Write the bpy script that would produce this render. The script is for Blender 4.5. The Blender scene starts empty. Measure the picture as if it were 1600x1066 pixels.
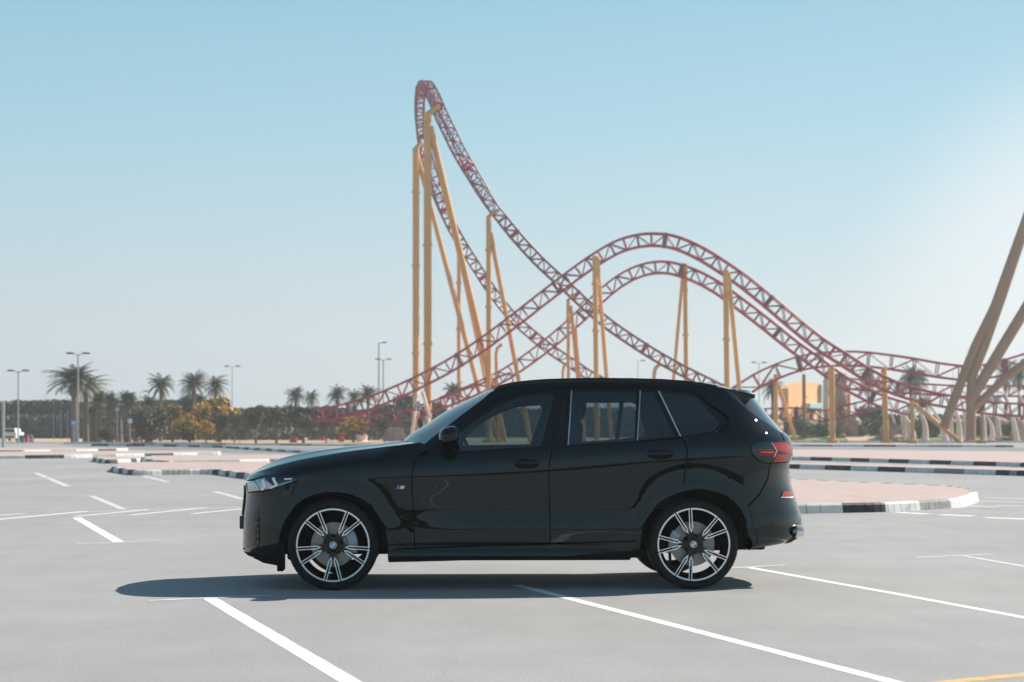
import bpy, bmesh, math, random
from math import sin, cos, pi, radians, sqrt, exp
from mathutils import Vector, Matrix, noise
from mathutils.geometry import delaunay_2d_cdt
random.seed(7)
SC = bpy.context.scene
COL = SC.collection

# ------------------------------------------------------------------ camera, sky, sun, exposure
F, HC, YH = 3040.0, 1.34, 667.8          # focal length in photo pixels, eye height, horizon row
cd = bpy.data.cameras.new('camera'); cam = bpy.data.objects.new('camera', cd); COL.objects.link(cam)
cam.location = (0, 0, HC); cam.rotation_euler = (pi/2, 0, 0)
cd.sensor_width = 36; cd.lens = F/1600*36; cd.shift_y = (YH-533)/1600
cd.clip_end = 6000; cd.clip_start = .1
cd.dof.use_dof = True; cd.dof.focus_distance = 16.1; cd.dof.aperture_fstop = 3.6
SC.camera = cam
SUN = Vector((1.1, .66, 1.0)).normalized()
EL = math.asin(SUN.z); AZ = math.atan2(SUN.x, SUN.y)
w = bpy.data.worlds.new('World'); SC.world = w; w.use_nodes = True
nt = w.node_tree; nt.nodes.clear()
sky = nt.nodes.new('ShaderNodeTexSky'); sky.sky_type = 'NISHITA'; sky.sun_disc = False
sky.sun_elevation = EL; sky.sun_rotation = AZ; sky.air_density = 1.0; sky.dust_density = .8; sky.ozone_density = 1.5
bg = nt.nodes.new('ShaderNodeBackground'); bg.inputs[1].default_value = .1
out = nt.nodes.new('ShaderNodeOutputWorld')
# hazy desert sky: the physical sky blended with milky air that thickens to the horizon and towards the sun
tcw = nt.nodes.new('ShaderNodeTexCoord'); sx_ = nt.nodes.new('ShaderNodeSeparateXYZ'); nt.links.new(tcw.outputs['Generated'], sx_.inputs[0])
rmp = nt.nodes.new('ShaderNodeValToRGB'); cr = rmp.color_ramp
SKY = [(0.0, (4.5, 4.95, 5.3)), (.04, (4.1, 4.8, 5.2)), (.09, (3.2, 4.5, 5.05)), (.15, (2.3, 4.15, 4.95)), (.22, (1.6, 3.6, 4.6)), (.40, (.75, 1.9, 3.0)), (1.0, (.22, .6, 1.15))]
while len(cr.elements) < len(SKY): cr.elements.new(.5)
for e, (p, c) in zip(cr.elements, SKY): e.position = p; e.color = (c[0]/10, c[1]/10, c[2]/10, 1)
nt.links.new(sx_.outputs['Z'], rmp.inputs[0])
sc10 = nt.nodes.new('ShaderNodeVectorMath'); sc10.operation = 'SCALE'; sc10.inputs['Scale'].default_value = 10; nt.links.new(rmp.outputs[0], sc10.inputs[0])
dt = nt.nodes.new('ShaderNodeVectorMath'); dt.operation = 'DOT_PRODUCT'; gdir = Vector((.34, 1, .035)).normalized(); dt.inputs[1].default_value = gdir
nt.links.new(tcw.outputs['Generated'], dt.inputs[0])
mr = nt.nodes.new('ShaderNodeMapRange'); mr.interpolation_type = 'SMOOTHERSTEP'; mr.inputs[1].default_value = .983; mr.inputs[2].default_value = 1.0; mr.inputs[3].default_value = 0; mr.inputs[4].default_value = .8; nt.links.new(dt.outputs['Value'], mr.inputs[0])
glow = nt.nodes.new('ShaderNodeMixRGB'); glow.inputs[2].default_value = (5.9, 6.1, 6.2, 1); nt.links.new(mr.outputs[0], glow.inputs[0]); nt.links.new(sc10.outputs[0], glow.inputs[1])
mxs = nt.nodes.new('ShaderNodeMixRGB'); mxs.inputs[0].default_value = .88
nt.links.new(sky.outputs[0], mxs.inputs[1]); nt.links.new(glow.outputs[0], mxs.inputs[2])
nt.links.new(mxs.outputs[0], bg.inputs[0]); nt.links.new(bg.outputs[0], out.inputs[0])
sd = bpy.data.lights.new('sun', 'SUN'); sd.energy = 5.0; sd.angle = radians(.5); sd.color = (1, .93, .83)
so = bpy.data.objects.new('sun', sd); COL.objects.link(so)
so.rotation_euler = SUN.to_track_quat('Z', 'Y').to_euler(); so.location = (30, 20, 40)
SC.view_settings.view_transform = 'Standard'; SC.view_settings.look = 'None'
SC.view_settings.exposure = .62; SC.view_settings.gamma = 1
SC.cycles.max_bounces = 8; SC.cycles.transparent_max_bounces = 16
SC.cycles.use_denoising = True

# ------------------------------------------------------------------ helpers
def at(px, py, Y):                         # the point of the place seen at a pixel, Y metres away
    return Vector(((px-800)/F*Y, Y, HC+(YH-py)/F*Y))
def gnd(px, py, z=0.0):                    # the point of a level z seen at a pixel
    Y = F*(HC-z)/(py-YH)
    return Vector(((px-800)/F*Y, Y, z))

def mat(name, col, rough=.6, metal=0, var=0, scale=3, coat=0, bump=0, bscale=60, spec=.5, emit=0):
    m = bpy.data.materials.new(name); m.use_nodes = True
    n = m.node_tree.nodes; l = m.node_tree.links; b = n['Principled BSDF']
    b.inputs['Base Color'].default_value = (*col, 1); b.inputs['Roughness'].default_value = rough
    b.inputs['Metallic'].default_value = metal; b.inputs['Coat Weight'].default_value = coat
    b.inputs['Coat Roughness'].default_value = .03; b.inputs['Specular IOR Level'].default_value = spec
    if emit:
        b.inputs['Emission Color'].default_value = (*col, 1); b.inputs['Emission Strength'].default_value = emit
    if var or bump:
        tc = n.new('ShaderNodeTexCoord')
    if var:
        t = n.new('ShaderNodeTexNoise'); t.inputs['Scale'].default_value = scale; t.inputs['Detail'].default_value = 6
        l.new(tc.outputs['Object'], t.inputs['Vector'])
        r = n.new('ShaderNodeValToRGB'); r.color_ramp.elements[0].position = .3; r.color_ramp.elements[1].position = .7
        r.color_ramp.elements[0].color = (*[c*(1-var) for c in col], 1); r.color_ramp.elements[1].color = (*[min(1, c*(1+var)) for c in col], 1)
        l.new(t.outputs[0], r.inputs[0]); l.new(r.outputs[0], b.inputs['Base Color'])
    if bump:
        t2 = n.new('ShaderNodeTexNoise'); t2.inputs['Scale'].default_value = bscale; t2.inputs['Detail'].default_value = 4
        l.new(tc.outputs['Object'], t2.inputs['Vector'])
        bp = n.new('ShaderNodeBump'); bp.inputs['Strength'].default_value = bump; bp.inputs['Distance'].default_value = .02
        l.new(t2.outputs[0], bp.inputs['Height']); l.new(bp.outputs[0], b.inputs['Normal'])
    return m

def glass_mat(name, tint, gl=1.0, ior=1.5):
    m = bpy.data.materials.new(name); m.use_nodes = True
    n = m.node_tree.nodes; l = m.node_tree.links; n.clear()
    o = n.new('ShaderNodeOutputMaterial'); t = n.new('ShaderNodeBsdfTransparent'); t.inputs[0].default_value = (*tint, 1)
    g = n.new('ShaderNodeBsdfGlossy'); g.inputs['Roughness'].default_value = .01; g.inputs[0].default_value = (gl, gl, gl, 1)
    fr = n.new('ShaderNodeFresnel'); fr.inputs[0].default_value = ior; mx = n.new('ShaderNodeMixShader')
    l.new(fr.outputs[0], mx.inputs[0]); l.new(t.outputs[0], mx.inputs[1]); l.new(g.outputs[0], mx.inputs[2]); l.new(mx.outputs[0], o.inputs[0])
    return m

def tag(o, label=None, cat=None, group=None, kind=None):
    if label: o['label'] = label
    if cat: o['category'] = cat
    if group: o['group'] = group
    if kind: o['kind'] = kind
    return o
def empty(name, loc=(0, 0, 0), rz=0, parent=None):
    o = bpy.data.objects.new(name, None); COL.objects.link(o); o.location = loc; o.rotation_euler = (0, 0, rz)
    o.empty_display_size = .2
    if parent: o.parent = parent
    return o

class MB:                                  # collects geometry, builds ONE mesh object
    def __init__(s): s.v = []; s.f = []; s.m = []; s.n = None
    def add(s, vs, fs, mi=0):
        b = len(s.v); s.v += [tuple(v) for v in vs]; s.f += [tuple(b+i for i in f) for f in fs]; s.m += [mi]*len(fs)
    def box(s, x0, x1, y0, y1, z0, z1, mi=0, M=None):
        vs = [Vector((x, y, z)) for z in (z0, z1) for y in (y0, y1) for x in (x0, x1)]
        if M: vs = [M @ v for v in vs]
        s.add(vs, [(0, 2, 3, 1), (4, 5, 7, 6), (0, 1, 5, 4), (2, 6, 7, 3), (0, 4, 6, 2), (1, 3, 7, 5)], mi)
    def tube(s, pts, r, seg=8, mi=0, caps=True):
        pts = [Vector(p) for p in pts]; rs = r if isinstance(r, (list, tuple)) else [r]*len(pts)
        vs = []; prev = None
        for i, p in enumerate(pts):
            d = (pts[min(i+1, len(pts)-1)]-pts[max(i-1, 0)])
            d = d.normalized() if d.length > 1e-9 else Vector((0, 0, 1))
            if prev is None:
                a = Vector((0, 0, 1)) if abs(d.z) < .9 else Vector((1, 0, 0)); u = d.cross(a).normalized()
            else:
                u = (prev-d*prev.dot(d)); u = u.normalized() if u.length > 1e-6 else d.orthogonal().normalized()
            prev = u; v_ = d.cross(u)
            vs += [p+(u*cos(2*pi*k/seg)+v_*sin(2*pi*k/seg))*rs[i] for k in range(seg)]
        fs = [(i*seg+k, i*seg+(k+1) % seg, (i+1)*seg+(k+1) % seg, (i+1)*seg+k) for i in range(len(pts)-1) for k in range(seg)]
        if caps: fs += [tuple(range(seg))[::-1], tuple((len(pts)-1)*seg+k for k in range(seg))]
        s.add(vs, fs, mi)
    def lathe(s, prof, seg=24, axis='z', c=(0, 0, 0), mi=0, close=False):   # prof (r, h)
        n = len(prof); vs = []
        for r, h in prof:
            for k in range(seg):
                a = 2*pi*k/seg
                if axis == 'z': vs.append((c[0]+r*cos(a), c[1]+r*sin(a), c[2]+h))
                elif axis == 'y': vs.append((c[0]+r*cos(a), c[1]+h, c[2]+r*sin(a)))
                else: vs.append((c[0]+h, c[1]+r*cos(a), c[2]+r*sin(a)))
        fs = []
        for i in range(n if close else n-1):
            j = (i+1) % n
            for k in range(seg): fs.append((i*seg+k, i*seg+(k+1) % seg, j*seg+(k+1) % seg, j*seg+k))
        s.add(vs, fs, mi)
    def prism(s, poly, a0, a1, axis='y', mi=0):        # polygon (x,z) swept along y, or (x,y) along z
        n = len(poly)
        if axis == 'y': vs = [(p[0], a0, p[1]) for p in poly]+[(p[0], a1, p[1]) for p in poly]
        else: vs = [(p[0], p[1], a0) for p in poly]+[(p[0], p[1], a1) for p in poly]
        fs = [tuple(range(n)), tuple(range(2*n-1, n-1, -1))]+[(i, i+n, (i+1) % n+n, (i+1) % n) for i in range(n)]
        s.add(vs, fs, mi)
    def grid(s, rows, mi=0, closed=False):
        n = len(rows[0]); vs = [p for r in rows for p in r]
        fs = [(i*n+k, i*n+k+1, (i+1)*n+k+1, (i+1)*n+k) for i in range(len(rows)-1) for k in range(n-1)]
        s.add(vs, fs, mi)
    def build(s, name, mats, parent=None, smooth=False, bevel=0, fix=True):
        me = bpy.data.meshes.new(name); me.from_pydata(s.v, [], s.f)
        for m in (mats if isinstance(mats, (list, tuple)) else [mats]): me.materials.append(m)
        me.polygons.foreach_set('material_index', s.m)
        if fix:
            bm = bmesh.new(); bm.from_mesh(me); bmesh.ops.recalc_face_normals(bm, faces=bm.faces); bm.to_mesh(me); bm.free()
        if smooth:
            me.shade_smooth()
            if smooth is not True: me.set_sharp_from_angle(angle=radians(smooth))
        o = bpy.data.objects.new(name, me); COL.objects.link(o)
        if parent: o.parent = parent
        if bevel:
            b = o.modifiers.new('bevel', 'BEVEL'); b.width = bevel; b.segments = 2; b.limit_method = 'ANGLE'
        return o
def smoothstep_(t): return t*t*(3-2*t)
def kids(o): return list(o.children)
def copy_tree(o, parent=None):
    c = o.copy(); COL.objects.link(c); c.parent = parent
    for k in kids(o): copy_tree(k, c)
    return c

# ------------------------------------------------------------------ materials
M = {}
def asphalt(name, col, var, sc):
    m = bpy.data.materials.new(name); m.use_nodes = True
    n = m.node_tree.nodes; l = m.node_tree.links; b = n['Principled BSDF']
    tc = n.new('ShaderNodeTexCoord'); b.inputs['Roughness'].default_value = .85; b.inputs['Specular IOR Level'].default_value = .3
    def nz(s, d, st=(1, 1, 1)):
        mp = n.new('ShaderNodeMapping'); mp.inputs['Scale'].default_value = st; l.new(tc.outputs['Object'], mp.inputs[0])
        t = n.new('ShaderNodeTexNoise'); t.inputs['Scale'].default_value = s; t.inputs['Detail'].default_value = d; l.new(mp.outputs[0], t.inputs[0]); return t
    t1, t2, t3 = nz(.35, 5, (1, .45, 1)), nz(2.1, 8, (1, .5, 1)), nz(55, 3)
    def ramp(t, a, c0, c):
        r = n.new('ShaderNodeMapRange'); r.inputs[1].default_value = a; r.inputs[2].default_value = 1-a; r.inputs[3].default_value = c0; r.inputs[4].default_value = c
        l.new(t.outputs[0], r.inputs[0]); return r
    r1, r2, r3 = ramp(t1, .3, 1-var, 1+var), ramp(t2, .25, 1-var*.9, 1+var*.6), ramp(t3, .2, .86, 1.12)
    # thin cracks and tyre scuffs
    vo = n.new('ShaderNodeTexVoronoi'); vo.feature = 'DISTANCE_TO_EDGE'; vo.inputs['Scale'].default_value = .32
    mxv = n.new('ShaderNodeMixRGB'); mxv.inputs[0].default_value = .35; l.new(tc.outputs['Object'], mxv.inputs[1]); l.new(t2.outputs['Color'], mxv.inputs[2]); l.new(mxv.outputs[0], vo.inputs[0])
    r4 = n.new('ShaderNodeMapRange'); r4.inputs[1].default_value = .0; r4.inputs[2].default_value = .004; r4.inputs[3].default_value = .96; r4.inputs[4].default_value = 1; l.new(vo.outputs[0], r4.inputs[0])
    sp = n.new('ShaderNodeTexVoronoi'); sp.inputs['Scale'].default_value = .55; l.new(mxv.outputs[0], sp.inputs[0])
    r5 = n.new('ShaderNodeMapRange'); r5.interpolation_type = 'SMOOTHSTEP'; r5.inputs[1].default_value = .03; r5.inputs[2].default_value = .16; r5.inputs[3].default_value = .87; r5.inputs[4].default_value = 1; l.new(sp.outputs['Distance'], r5.inputs[0])
    sc6 = nz(.9, 9, (.10, 1, 1)); r6 = ramp(sc6, .42, .975, 1.015)
    sp7 = nz(160, 2); r7 = ramp(sp7, .30, .80, 1.10)
    prev = None
    for r in (r1, r2, r3, r4, r5, r6, r7):
        if prev is None: prev = r; continue
        mu = n.new('ShaderNodeMath'); mu.operation = 'MULTIPLY'; l.new(prev.outputs[0], mu.inputs[0]); l.new(r.outputs[0], mu.inputs[1]); prev = mu
    vm = n.new('ShaderNodeVectorMath'); vm.operation = 'SCALE'; vm.inputs[0].default_value = col; l.new(prev.outputs[0], vm.inputs['Scale'])
    l.new(vm.outputs[0], b.inputs['Base Color'])
    bp = n.new('ShaderNodeBump'); bp.inputs['Strength'].default_value = .35; bp.inputs['Distance'].default_value = .01
    l.new(t3.outputs[0], bp.inputs['Height']); l.new(bp.outputs[0], b.inputs['Normal'])
    return m
M['asphalt'] = asphalt('asphalt', (.352, .347, .342), .075, 1)
M['road'] = asphalt('road_asphalt', (.24, .245, .25), .06, 1)
M['line'] = mat('white_line_paint', (.84, .83, .80), .7, var=.12, scale=9)
M['line_faded'] = mat('faded_line_paint', (.66, .655, .64), .8, var=.12, scale=7)
M['yellow'] = mat('yellow_line_paint', (.68, .43, .16), .7, var=.15, scale=8)
M['yellow_faded'] = mat('faded_yellow_paint', (.48, .44, .37), .8, var=.08, scale=8)
M['kw'] = mat('kerb_white', (.66, .66, .64), .75, var=.15, scale=4)
M['kb'] = mat('kerb_black', (.022, .024, .028), .65, var=.4, scale=5)
M['kg'] = mat('kerb_worn_sunlit', (.27, .265, .26), .8, var=.25, scale=6)  # worn black paint, and black blocks greyed as if in full sun
M['paver'] = mat('pink_pavers', (.52, .40, .37), .85, var=.08, scale=3)
M['sand'] = mat('sand', (.52, .37, .25), .95, var=.14, scale=.25)
M['turf'] = mat('dry_turf', (.20, .23, .075), .95, var=.3, scale=.4)
M['ochre'] = mat('ochre_steel', (.72, .37, .115), .5, var=.10, scale=.6)
M['ochre_dark'] = mat('ochre_steel_brown', (.38, .20, .105), .6, var=.1, scale=.6)  # browner copy of the ochre; the giant pillars' backlit tone is in the colour
M['red'] = mat('track_red', (.42, .035, .065), .45, var=.12, scale=.4)
M['purple'] = mat('track_violet', (.16, .045, .08), .45, var=.12, scale=.5)
M['steel'] = mat('galvanised', (.42, .43, .43), .5, metal=.3)
M['trunk'] = mat('palm_bark', (.20, .15, .10), .9, var=.3, scale=6)
M['bark'] = mat('bark', (.13, .10, .075), .9, var=.3, scale=5)
M['frond'] = mat('palm_frond', (.12, .13, .085), .7, var=.3, scale=.8)
M['frond_pale'] = mat('pale_palm_frond', (.24, .22, .16), .75, var=.25, scale=.8)
M['frond_dry'] = mat('dry_frond', (.20, .13, .07), .85, var=.3, scale=1)
M['leaf_dark'] = mat('dark_leaf', (.05, .068, .032), .7, var=.45, scale=.7)
M['leaf_olive'] = mat('olive_leaf', (.10, .105, .055), .75, var=.4, scale=.7)
M['leaf_dull'] = mat('dull_leaf', (.13, .10, .06), .8, var=.35, scale=.8)
M['leaf_green'] = mat('green_leaf', (.12, .17, .045), .7, var=.4, scale=.8)
M['leaf_wood'] = mat('wood_leaf', (.088, .098, .048), .75, var=.45, scale=.35)
M['blossom'] = mat('yellow_blossom', (.80, .47, .02), .7, var=.25, scale=1)
M['rock'] = mat('tan_rock', (.42, .30, .23), .9, var=.25, scale=.8, bump=.8, bscale=2)
M['bone'] = mat('pale_concrete', (.78, .64, .57), .8, var=.15, scale=.8)
M['orange'] = mat('orange_render', (.95, .47, .22), .8, var=.05, scale=.5)
M['white'] = mat('white_paint', (.75, .75, .74), .6)
M['blue'] = mat('navy_fabric', (.02, .035, .12), .7)
M['teal'] = mat('teal_canopy', (.42, .58, .62), .6)
M['redplastic'] = mat('red_plastic', (.50, .02, .02), .45)
M['signblue'] = mat('sign_blue', (.10, .30, .55), .5)
M['signred'] = mat('sign_red', (.65, .08, .03), .5)
M['black'] = mat('black_plastic', (.012, .012, .013), .5)
M['dark'] = mat('dark_grey', (.05, .05, .055), .6)

# car materials
M['paint'] = mat('black_car_paint', (.001, .002, .003), .015, spec=.46)
M['paint'].node_tree.nodes['Principled BSDF'].inputs['Specular Tint'].default_value = (.80, .93, 1.0, 1)
M['gloss'] = mat('gloss_black_trim', (.004, .004, .005), .06, spec=.36)
M['matt'] = mat('matt_black', (.006, .006, .006), .8, spec=.1)
M['liner'] = mat('wheel_liner', (.004, .004, .004), .95, spec=0)
M['chrome'] = mat('chrome', (.82, .82, .81), .32, metal=.9)
M['tyre'] = mat('tyre_rubber', (.006, .006, .006), .6, spec=.22, bump=.15, bscale=90)
M['rimblack'] = mat('rim_black', (.004, .004, .005), .22, spec=.35)
M['rimcut'] = mat('machined_alloy', (.90, .89, .87), .4, metal=.15)
M['disc'] = mat('brake_disc', (.24, .235, .23), .4, metal=.8)
M['caliper'] = mat('caliper', (.28, .33, .38), .35, metal=.5)
M['lampdark'] = mat('lamp_smoked', (.006, .018, .026), .05, spec=.5)
M['lampred'] = mat('lamp_red', (.30, .005, .005), .08)
M['lampamber'] = mat('lamp_bright_red', (.62, .09, .04), .12)
M['lampclear'] = mat('lamp_reflector', (.40, .45, .48), .08, metal=.9)
M['drl'] = mat('lamp_white', (.88, .9, .92), .25)
M['mblue'] = mat('badge_light_blue', (.10, .42, .75), .3)
M['mnavy'] = mat('badge_navy', (.02, .05, .30), .3)
M['mred'] = mat('badge_red', (.65, .03, .04), .3)
M['seat'] = mat('seat_leather', (.012, .012, .012), .55)
M['glass'] = glass_mat('clear_tint_glass', (.40, .49, .50), 1, 1.8)
M['glass2'] = glass_mat('privacy_glass', (.36, .43, .43), 1, 1.8)
M['wscreen'] = glass_mat('windscreen_glass', (.45, .52, .54), 1, 4.5)
M['glassdark'] = mat('rear_glass', (.012, .018, .02), .03, coat=1)

# ================================================================== GROUND
def sheet(name, pts, m, z=0.0, kind='structure', label=None, cat=None):
    b = MB(); b.add([(p[0], p[1], z) for p in pts], [tuple(range(len(pts)))]); o = b.build(name, m, fix=False)
    me = o.data
    if me.polygons[0].normal.z < 0: me.flip_normals()
    tag(o, kind=kind, label=label, cat=cat); return o
sheet('ground', [(-900, -300), (900, -300), (900, 1250), (-900, 1250)], M['asphalt'], label='pale sun-bleached asphalt of the open parking lot', cat='ground')
# back road, sand and turf beyond it
def gp(l, z=0): return [gnd(x, y, z) for x, y in l]
sheet('sandy_verge', gp([(-300, 688.5), (170, 692.5), (520, 697.2), (700, 697.2), (1240, 693), (1240, 672.5), (-300, 672.5)]), M['sand'], .004, label='strip of tan sand behind the road under the trees', cat='sand')
sheet('road', gp([(90, 695.2), (180, 695), (520, 699.5), (900, 700.2), (1240, 699.5), (1800, 699.8), (1800, 710), (1240, 705.2), (900, 708), (520, 710), (360, 707.4), (150, 700)]), M['road'], .008, label='grey service road beyond the kerbed islands', cat='road')
b = MB(); rows = []                           # the turf bank rises gently to the foot of the ride
for i in range(14):
    t = i/13; Y = 176.5+9*min(1, t*1.6)+(220*max(0, t-.625)/.375)
    rows.append([((x-800)/F*Y, Y, .003+.66*smoothstep_(min(1, t*1.6))*(1+.12*noise.noise((x*.02, i*.5, 0)))) for x in range(1130, 1910, 12)])
b.grid(rows); o = b.build('turf', M['turf'], smooth=True, fix=False); tag(o, 'dry green turf bank in front of the ride', 'turf', kind='structure')
if o.data.polygons[0].normal.z < 0: o.data.flip_normals()
rows = []
for i in range(9):
    t = i/8; Y = 177+8.4*t; w_ = 30-18*t; c_ = 1357-30*t
    rows.append([((c_+w_*u/4-800)/F*Y, Y, .02+.66*smoothstep_(min(1, (Y-176.5)/9))*(1+.12*noise.noise(((c_)*.02, (Y-176.5)/9/1.6*13*.5, 0)))+.02) for u in range(-4, 5)])
b = MB(); b.grid(rows); o = b.build('sand_path', M['sand'], smooth=True, fix=False); tag(o, 'bare sandy path crossing the turf bank', 'path', kind='structure')
if o.data.polygons[0].normal.z < 0: o.data.flip_normals()

def offset_poly(poly, d):                  # inward offset for ccw
    n = len(poly); o = []
    for i in range(n):
        p0, p1, p2 = poly[i-1], poly[i], poly[(i+1) % n]
        e1 = (Vector(p1)-Vector(p0)); e2 = (Vector(p2)-Vector(p1))
        if e1.length < 1e-9 or e2.length < 1e-9: o.append(Vector(p1)); continue
        e1.normalize(); e2.normalize()
        n1 = Vector((-e1.y, e1.x)); n2 = Vector((-e2.y, e2.x)); b = n1+n2
        if b.length < .15: b = n1
        b.normalize(); c = max(.4, b.dot(n1)); o.append(Vector(p1)+b*(d/c))
    return o
def area(p): return .5*sum(p[i-1][0]*p[i][1]-p[i][0]*p[i-1][1] for i in range(len(p)))

def kerb_strip(name, path, closed, seg_len, style, label, hgt=.15, wid=.16, marks=None):
    P = [Vector((p[0], p[1])) for p in path]
    if closed:
        if area(P) < 0: P = P[::-1]
        Q = offset_poly(P, wid); P2 = P+[P[0]]; Q2 = Q+[Q[0]]
    else:
        Q2 = []; P2 = P
        for i, p in enumerate(P):
            d = (P[min(i+1, len(P)-1)]-P[max(0, i-1)]).normalized(); nn = Vector((-d.y, d.x))
            Q2.append(p+nn*wid)
    b = MB(); k = 0; acc = 0; rnd = random.Random(len(label))
    for i in range(len(P2)-1):
        L = (P2[i+1]-P2[i]).length; pos = 0
        while pos < L-1e-6:
            st = min(seg_len-acc, L-pos)
            a0, a1 = pos/L, (pos+st)/L
            p0, p1 = P2[i].lerp(P2[i+1], a0), P2[i].lerp(P2[i+1], a1)
            q0, q1 = Q2[i].lerp(Q2[i+1], a0), Q2[i].lerp(Q2[i+1], a1)
            u = (p1-p0); gap = u.normalized()*min(.006, u.length*.1)
            cut = lambda a, bb, t: a.lerp(bb, t)
            prof = [(0, 0), (.12, hgt-.03), (.30, hgt), (1, hgt), (1, 0)]
            vs = [(*(cut(p0, q0, t)+gap), z) for t, z in prof]+[(*(cut(p1, q1, t)-gap), z) for t, z in prof]
            fs = [(j, j+1, j+6, j+5) for j in range(4)]+[(0, 1, 2, 3, 4), (9, 8, 7, 6, 5)]
            mi = style[k % len(style)] if rnd.random() > .06 else 2
            if marks and (p0-q0).dot(-p0) > 0:
                px_ = 800+F*(p0.x+p1.x)/(p0.y+p1.y); mi = next((m_ for a_, b_, m_ in marks if a_ <= px_ < b_), 0)
            b.add(vs, fs, mi)
            acc += st; pos += st
            if acc >= seg_len-1e-6: acc = 0; k += 1
    o = b.build(name, [M['kw'], M['kb'], M['kg']]); tag(o, kind='structure', label=label, cat='kerb'); return o

def island(front, back_y, label, style=(0, 1), seg=1.35, top='paver', back=None, marks=None):
    P = gp(front)
    B = gp(back) if back else gp([(x, back_y) for x, _ in (front[-1], front[0])])
    poly = [(p.x, p.y) for p in P+B]
    if area(poly) < 0: poly = poly[::-1]
    # round the corners
    rp = []
    n = len(poly)
    for i in range(n):
        a, b_, c = Vector(poly[i-1]), Vector(poly[i]), Vector(poly[(i+1) % n])
        r = min(.6, (a-b_).length*.3, (c-b_).length*.3)
        q0 = b_+(a-b_).normalized()*r; q1 = b_+(c-b_).normalized()*r
        for t in (0, .25, .5, .75, 1): rp.append(tuple(q0*(1-t)**2+b_*2*t*(1-t)+q1*t*t))
    kerb_strip('kerb', rp, True, seg, style, 'painted kerb round the '+label, marks=marks)
    inner = offset_poly([Vector(p) for p in rp], .14)
    sheet('traffic_island', inner, M[top], .147, label=label, cat='traffic island')

island([(640, 803), (1240, 803), (1380, 800.5), (1440, 797.5), (1505, 793), (1530, 784)], 0, 'pink paved island just behind the black car', (0, 1), .4, marks=[(0, 1315, 0), (1315, 1383, 1), (1383, 1442, 0), (1442, 1481, 2), (1481, 1700, 0)],
       back=[(1527, 777), (1490, 770.5), (1240, 758.5), (640, 757)])
island([(1120, 729), (1250, 733), (1600, 744), (1760, 750)], 0, 'narrow paved median nearest behind the car tail', (0, 1), 1.3, back=[(1760, 742), (1600, 738.5), (1250, 729.3), (1120, 726.3)])
island([(1120, 716.6), (1300, 720.7), (1600, 730), (1760, 735)], 0, 'wide pink median second behind the car tail', (0, 1), 1.35, back=[(1760, 712), (1600, 710), (1300, 706.5), (1120, 705.2)])
island([(1120, 697.4), (1400, 698.6), (1585, 699)], 0, 'slim median in front of the turf', (0, 1, 0, 2), 2.2, back=[(1585, 697.5), (1400, 697), (1120, 696)])
kerb_strip('kerb', [gnd(1100, 691), gnd(1350, 691.2), gnd(1620, 691.6), gnd(1900, 692)], False, 3.2, (0, 1, 0, 2), 'far kerb line along the turf edge')
island([(172, 737.5), (207, 743.3), (330, 741.3), (400, 751), (560, 758)], 0, 'pink island beside the car nose', (0, 1), .17, marks=[(0, 176, 1), (176, 184, 0), (184, 191, 1), (191, 198, 0), (198, 208, 1), (208, 256, 0), (256, 296, 2), (296, 332, 0), (332, 341, 1), (341, 350, 0), (350, 358, 1), (358, 368, 0), (368, 381, 1), (381, 400, 0), (400, 430, 1)], back=[(560, 729), (300, 728), (185, 729)])
island([(143, 721), (166, 725), (205, 723.7), (222, 722)], 0, 'small islet left of the second row', (0, 1), 1.1, back=[(222, 719.5), (150, 719)])
island([(218, 721.5), (250, 727), (345, 725.5), (480, 722.5), (760, 722.5)], 0, 'second row pink island behind the car nose', (1, 0, 2, 0), 1.6, back=[(760, 716), (420, 716), (240, 717)])
island([(-80, 717.5), (40, 716.8), (120, 716), (180, 714.5), (300, 712.6), (345, 711.2)], 0, 'long island across the left of the lot', (2, 0, 1, 0), 1.75, back=[(345, 708.5), (180, 709), (-80, 711)])
island([(-80, 709), (30, 708.5), (140, 706.5), (200, 705)], 0, 'fourth thin island on the left', (0, 1, 0, 2), 2.1, back=[(200, 703.2), (30, 703.4), (-80, 703.5)])
kerb_strip('kerb', [gnd(142, 697.2), gnd(262, 698.3), gnd(345, 700), gnd(385, 703), gnd(430, 706), gnd(480, 709)], False, 1.9, (1, 0), 'dotted kerb curving along the back road')
kerb_strip('kerb', [gnd(100, 694), gnd(210, 694.3), gnd(400, 696.3), gnd(640, 698)], False, 3, (0, 0, 2), 'pale kerb at the sandy verge')

def wear(m, base, amt=.55, sc=14, lo=.36, hi=.44):
    n = m.node_tree.nodes; l = m.node_tree.links; b = n['Principled BSDF']; src = b.inputs['Base Color'].links[0].from_socket
    tc = n.new('ShaderNodeTexCoord'); t = n.new('ShaderNodeTexNoise'); t.inputs['Scale'].default_value = sc; t.inputs['Detail'].default_value = 10; t.inputs['Roughness'].default_value = .75; l.new(tc.outputs['Object'], t.inputs[0])
    r = n.new('ShaderNodeMapRange'); r.inputs[1].default_value = lo; r.inputs[2].default_value = hi; r.inputs[3].default_value = amt; r.inputs[4].default_value = 0; l.new(t.outputs[0], r.inputs[0])
    mx = n.new('ShaderNodeMixRGB'); mx.inputs[2].default_value = (*base, 1); l.new(r.outputs[0], mx.inputs[0]); l.new(src, mx.inputs[1]); l.new(mx.outputs[0], b.inputs['Base Color'])
wear(M['line'], (.40, .39, .38), .5); wear(M['line_faded'], (.36, .355, .35), .7, 10, .42, .56); wear(M['yellow'], (.36, .33, .28), .6, 10, .38, .5)
wear(M['kw'], (.30, .28, .25), .7, 5, .36, .46); wear(M['kb'], (.16, .15, .14), .8, 6, .34, .46)
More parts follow.
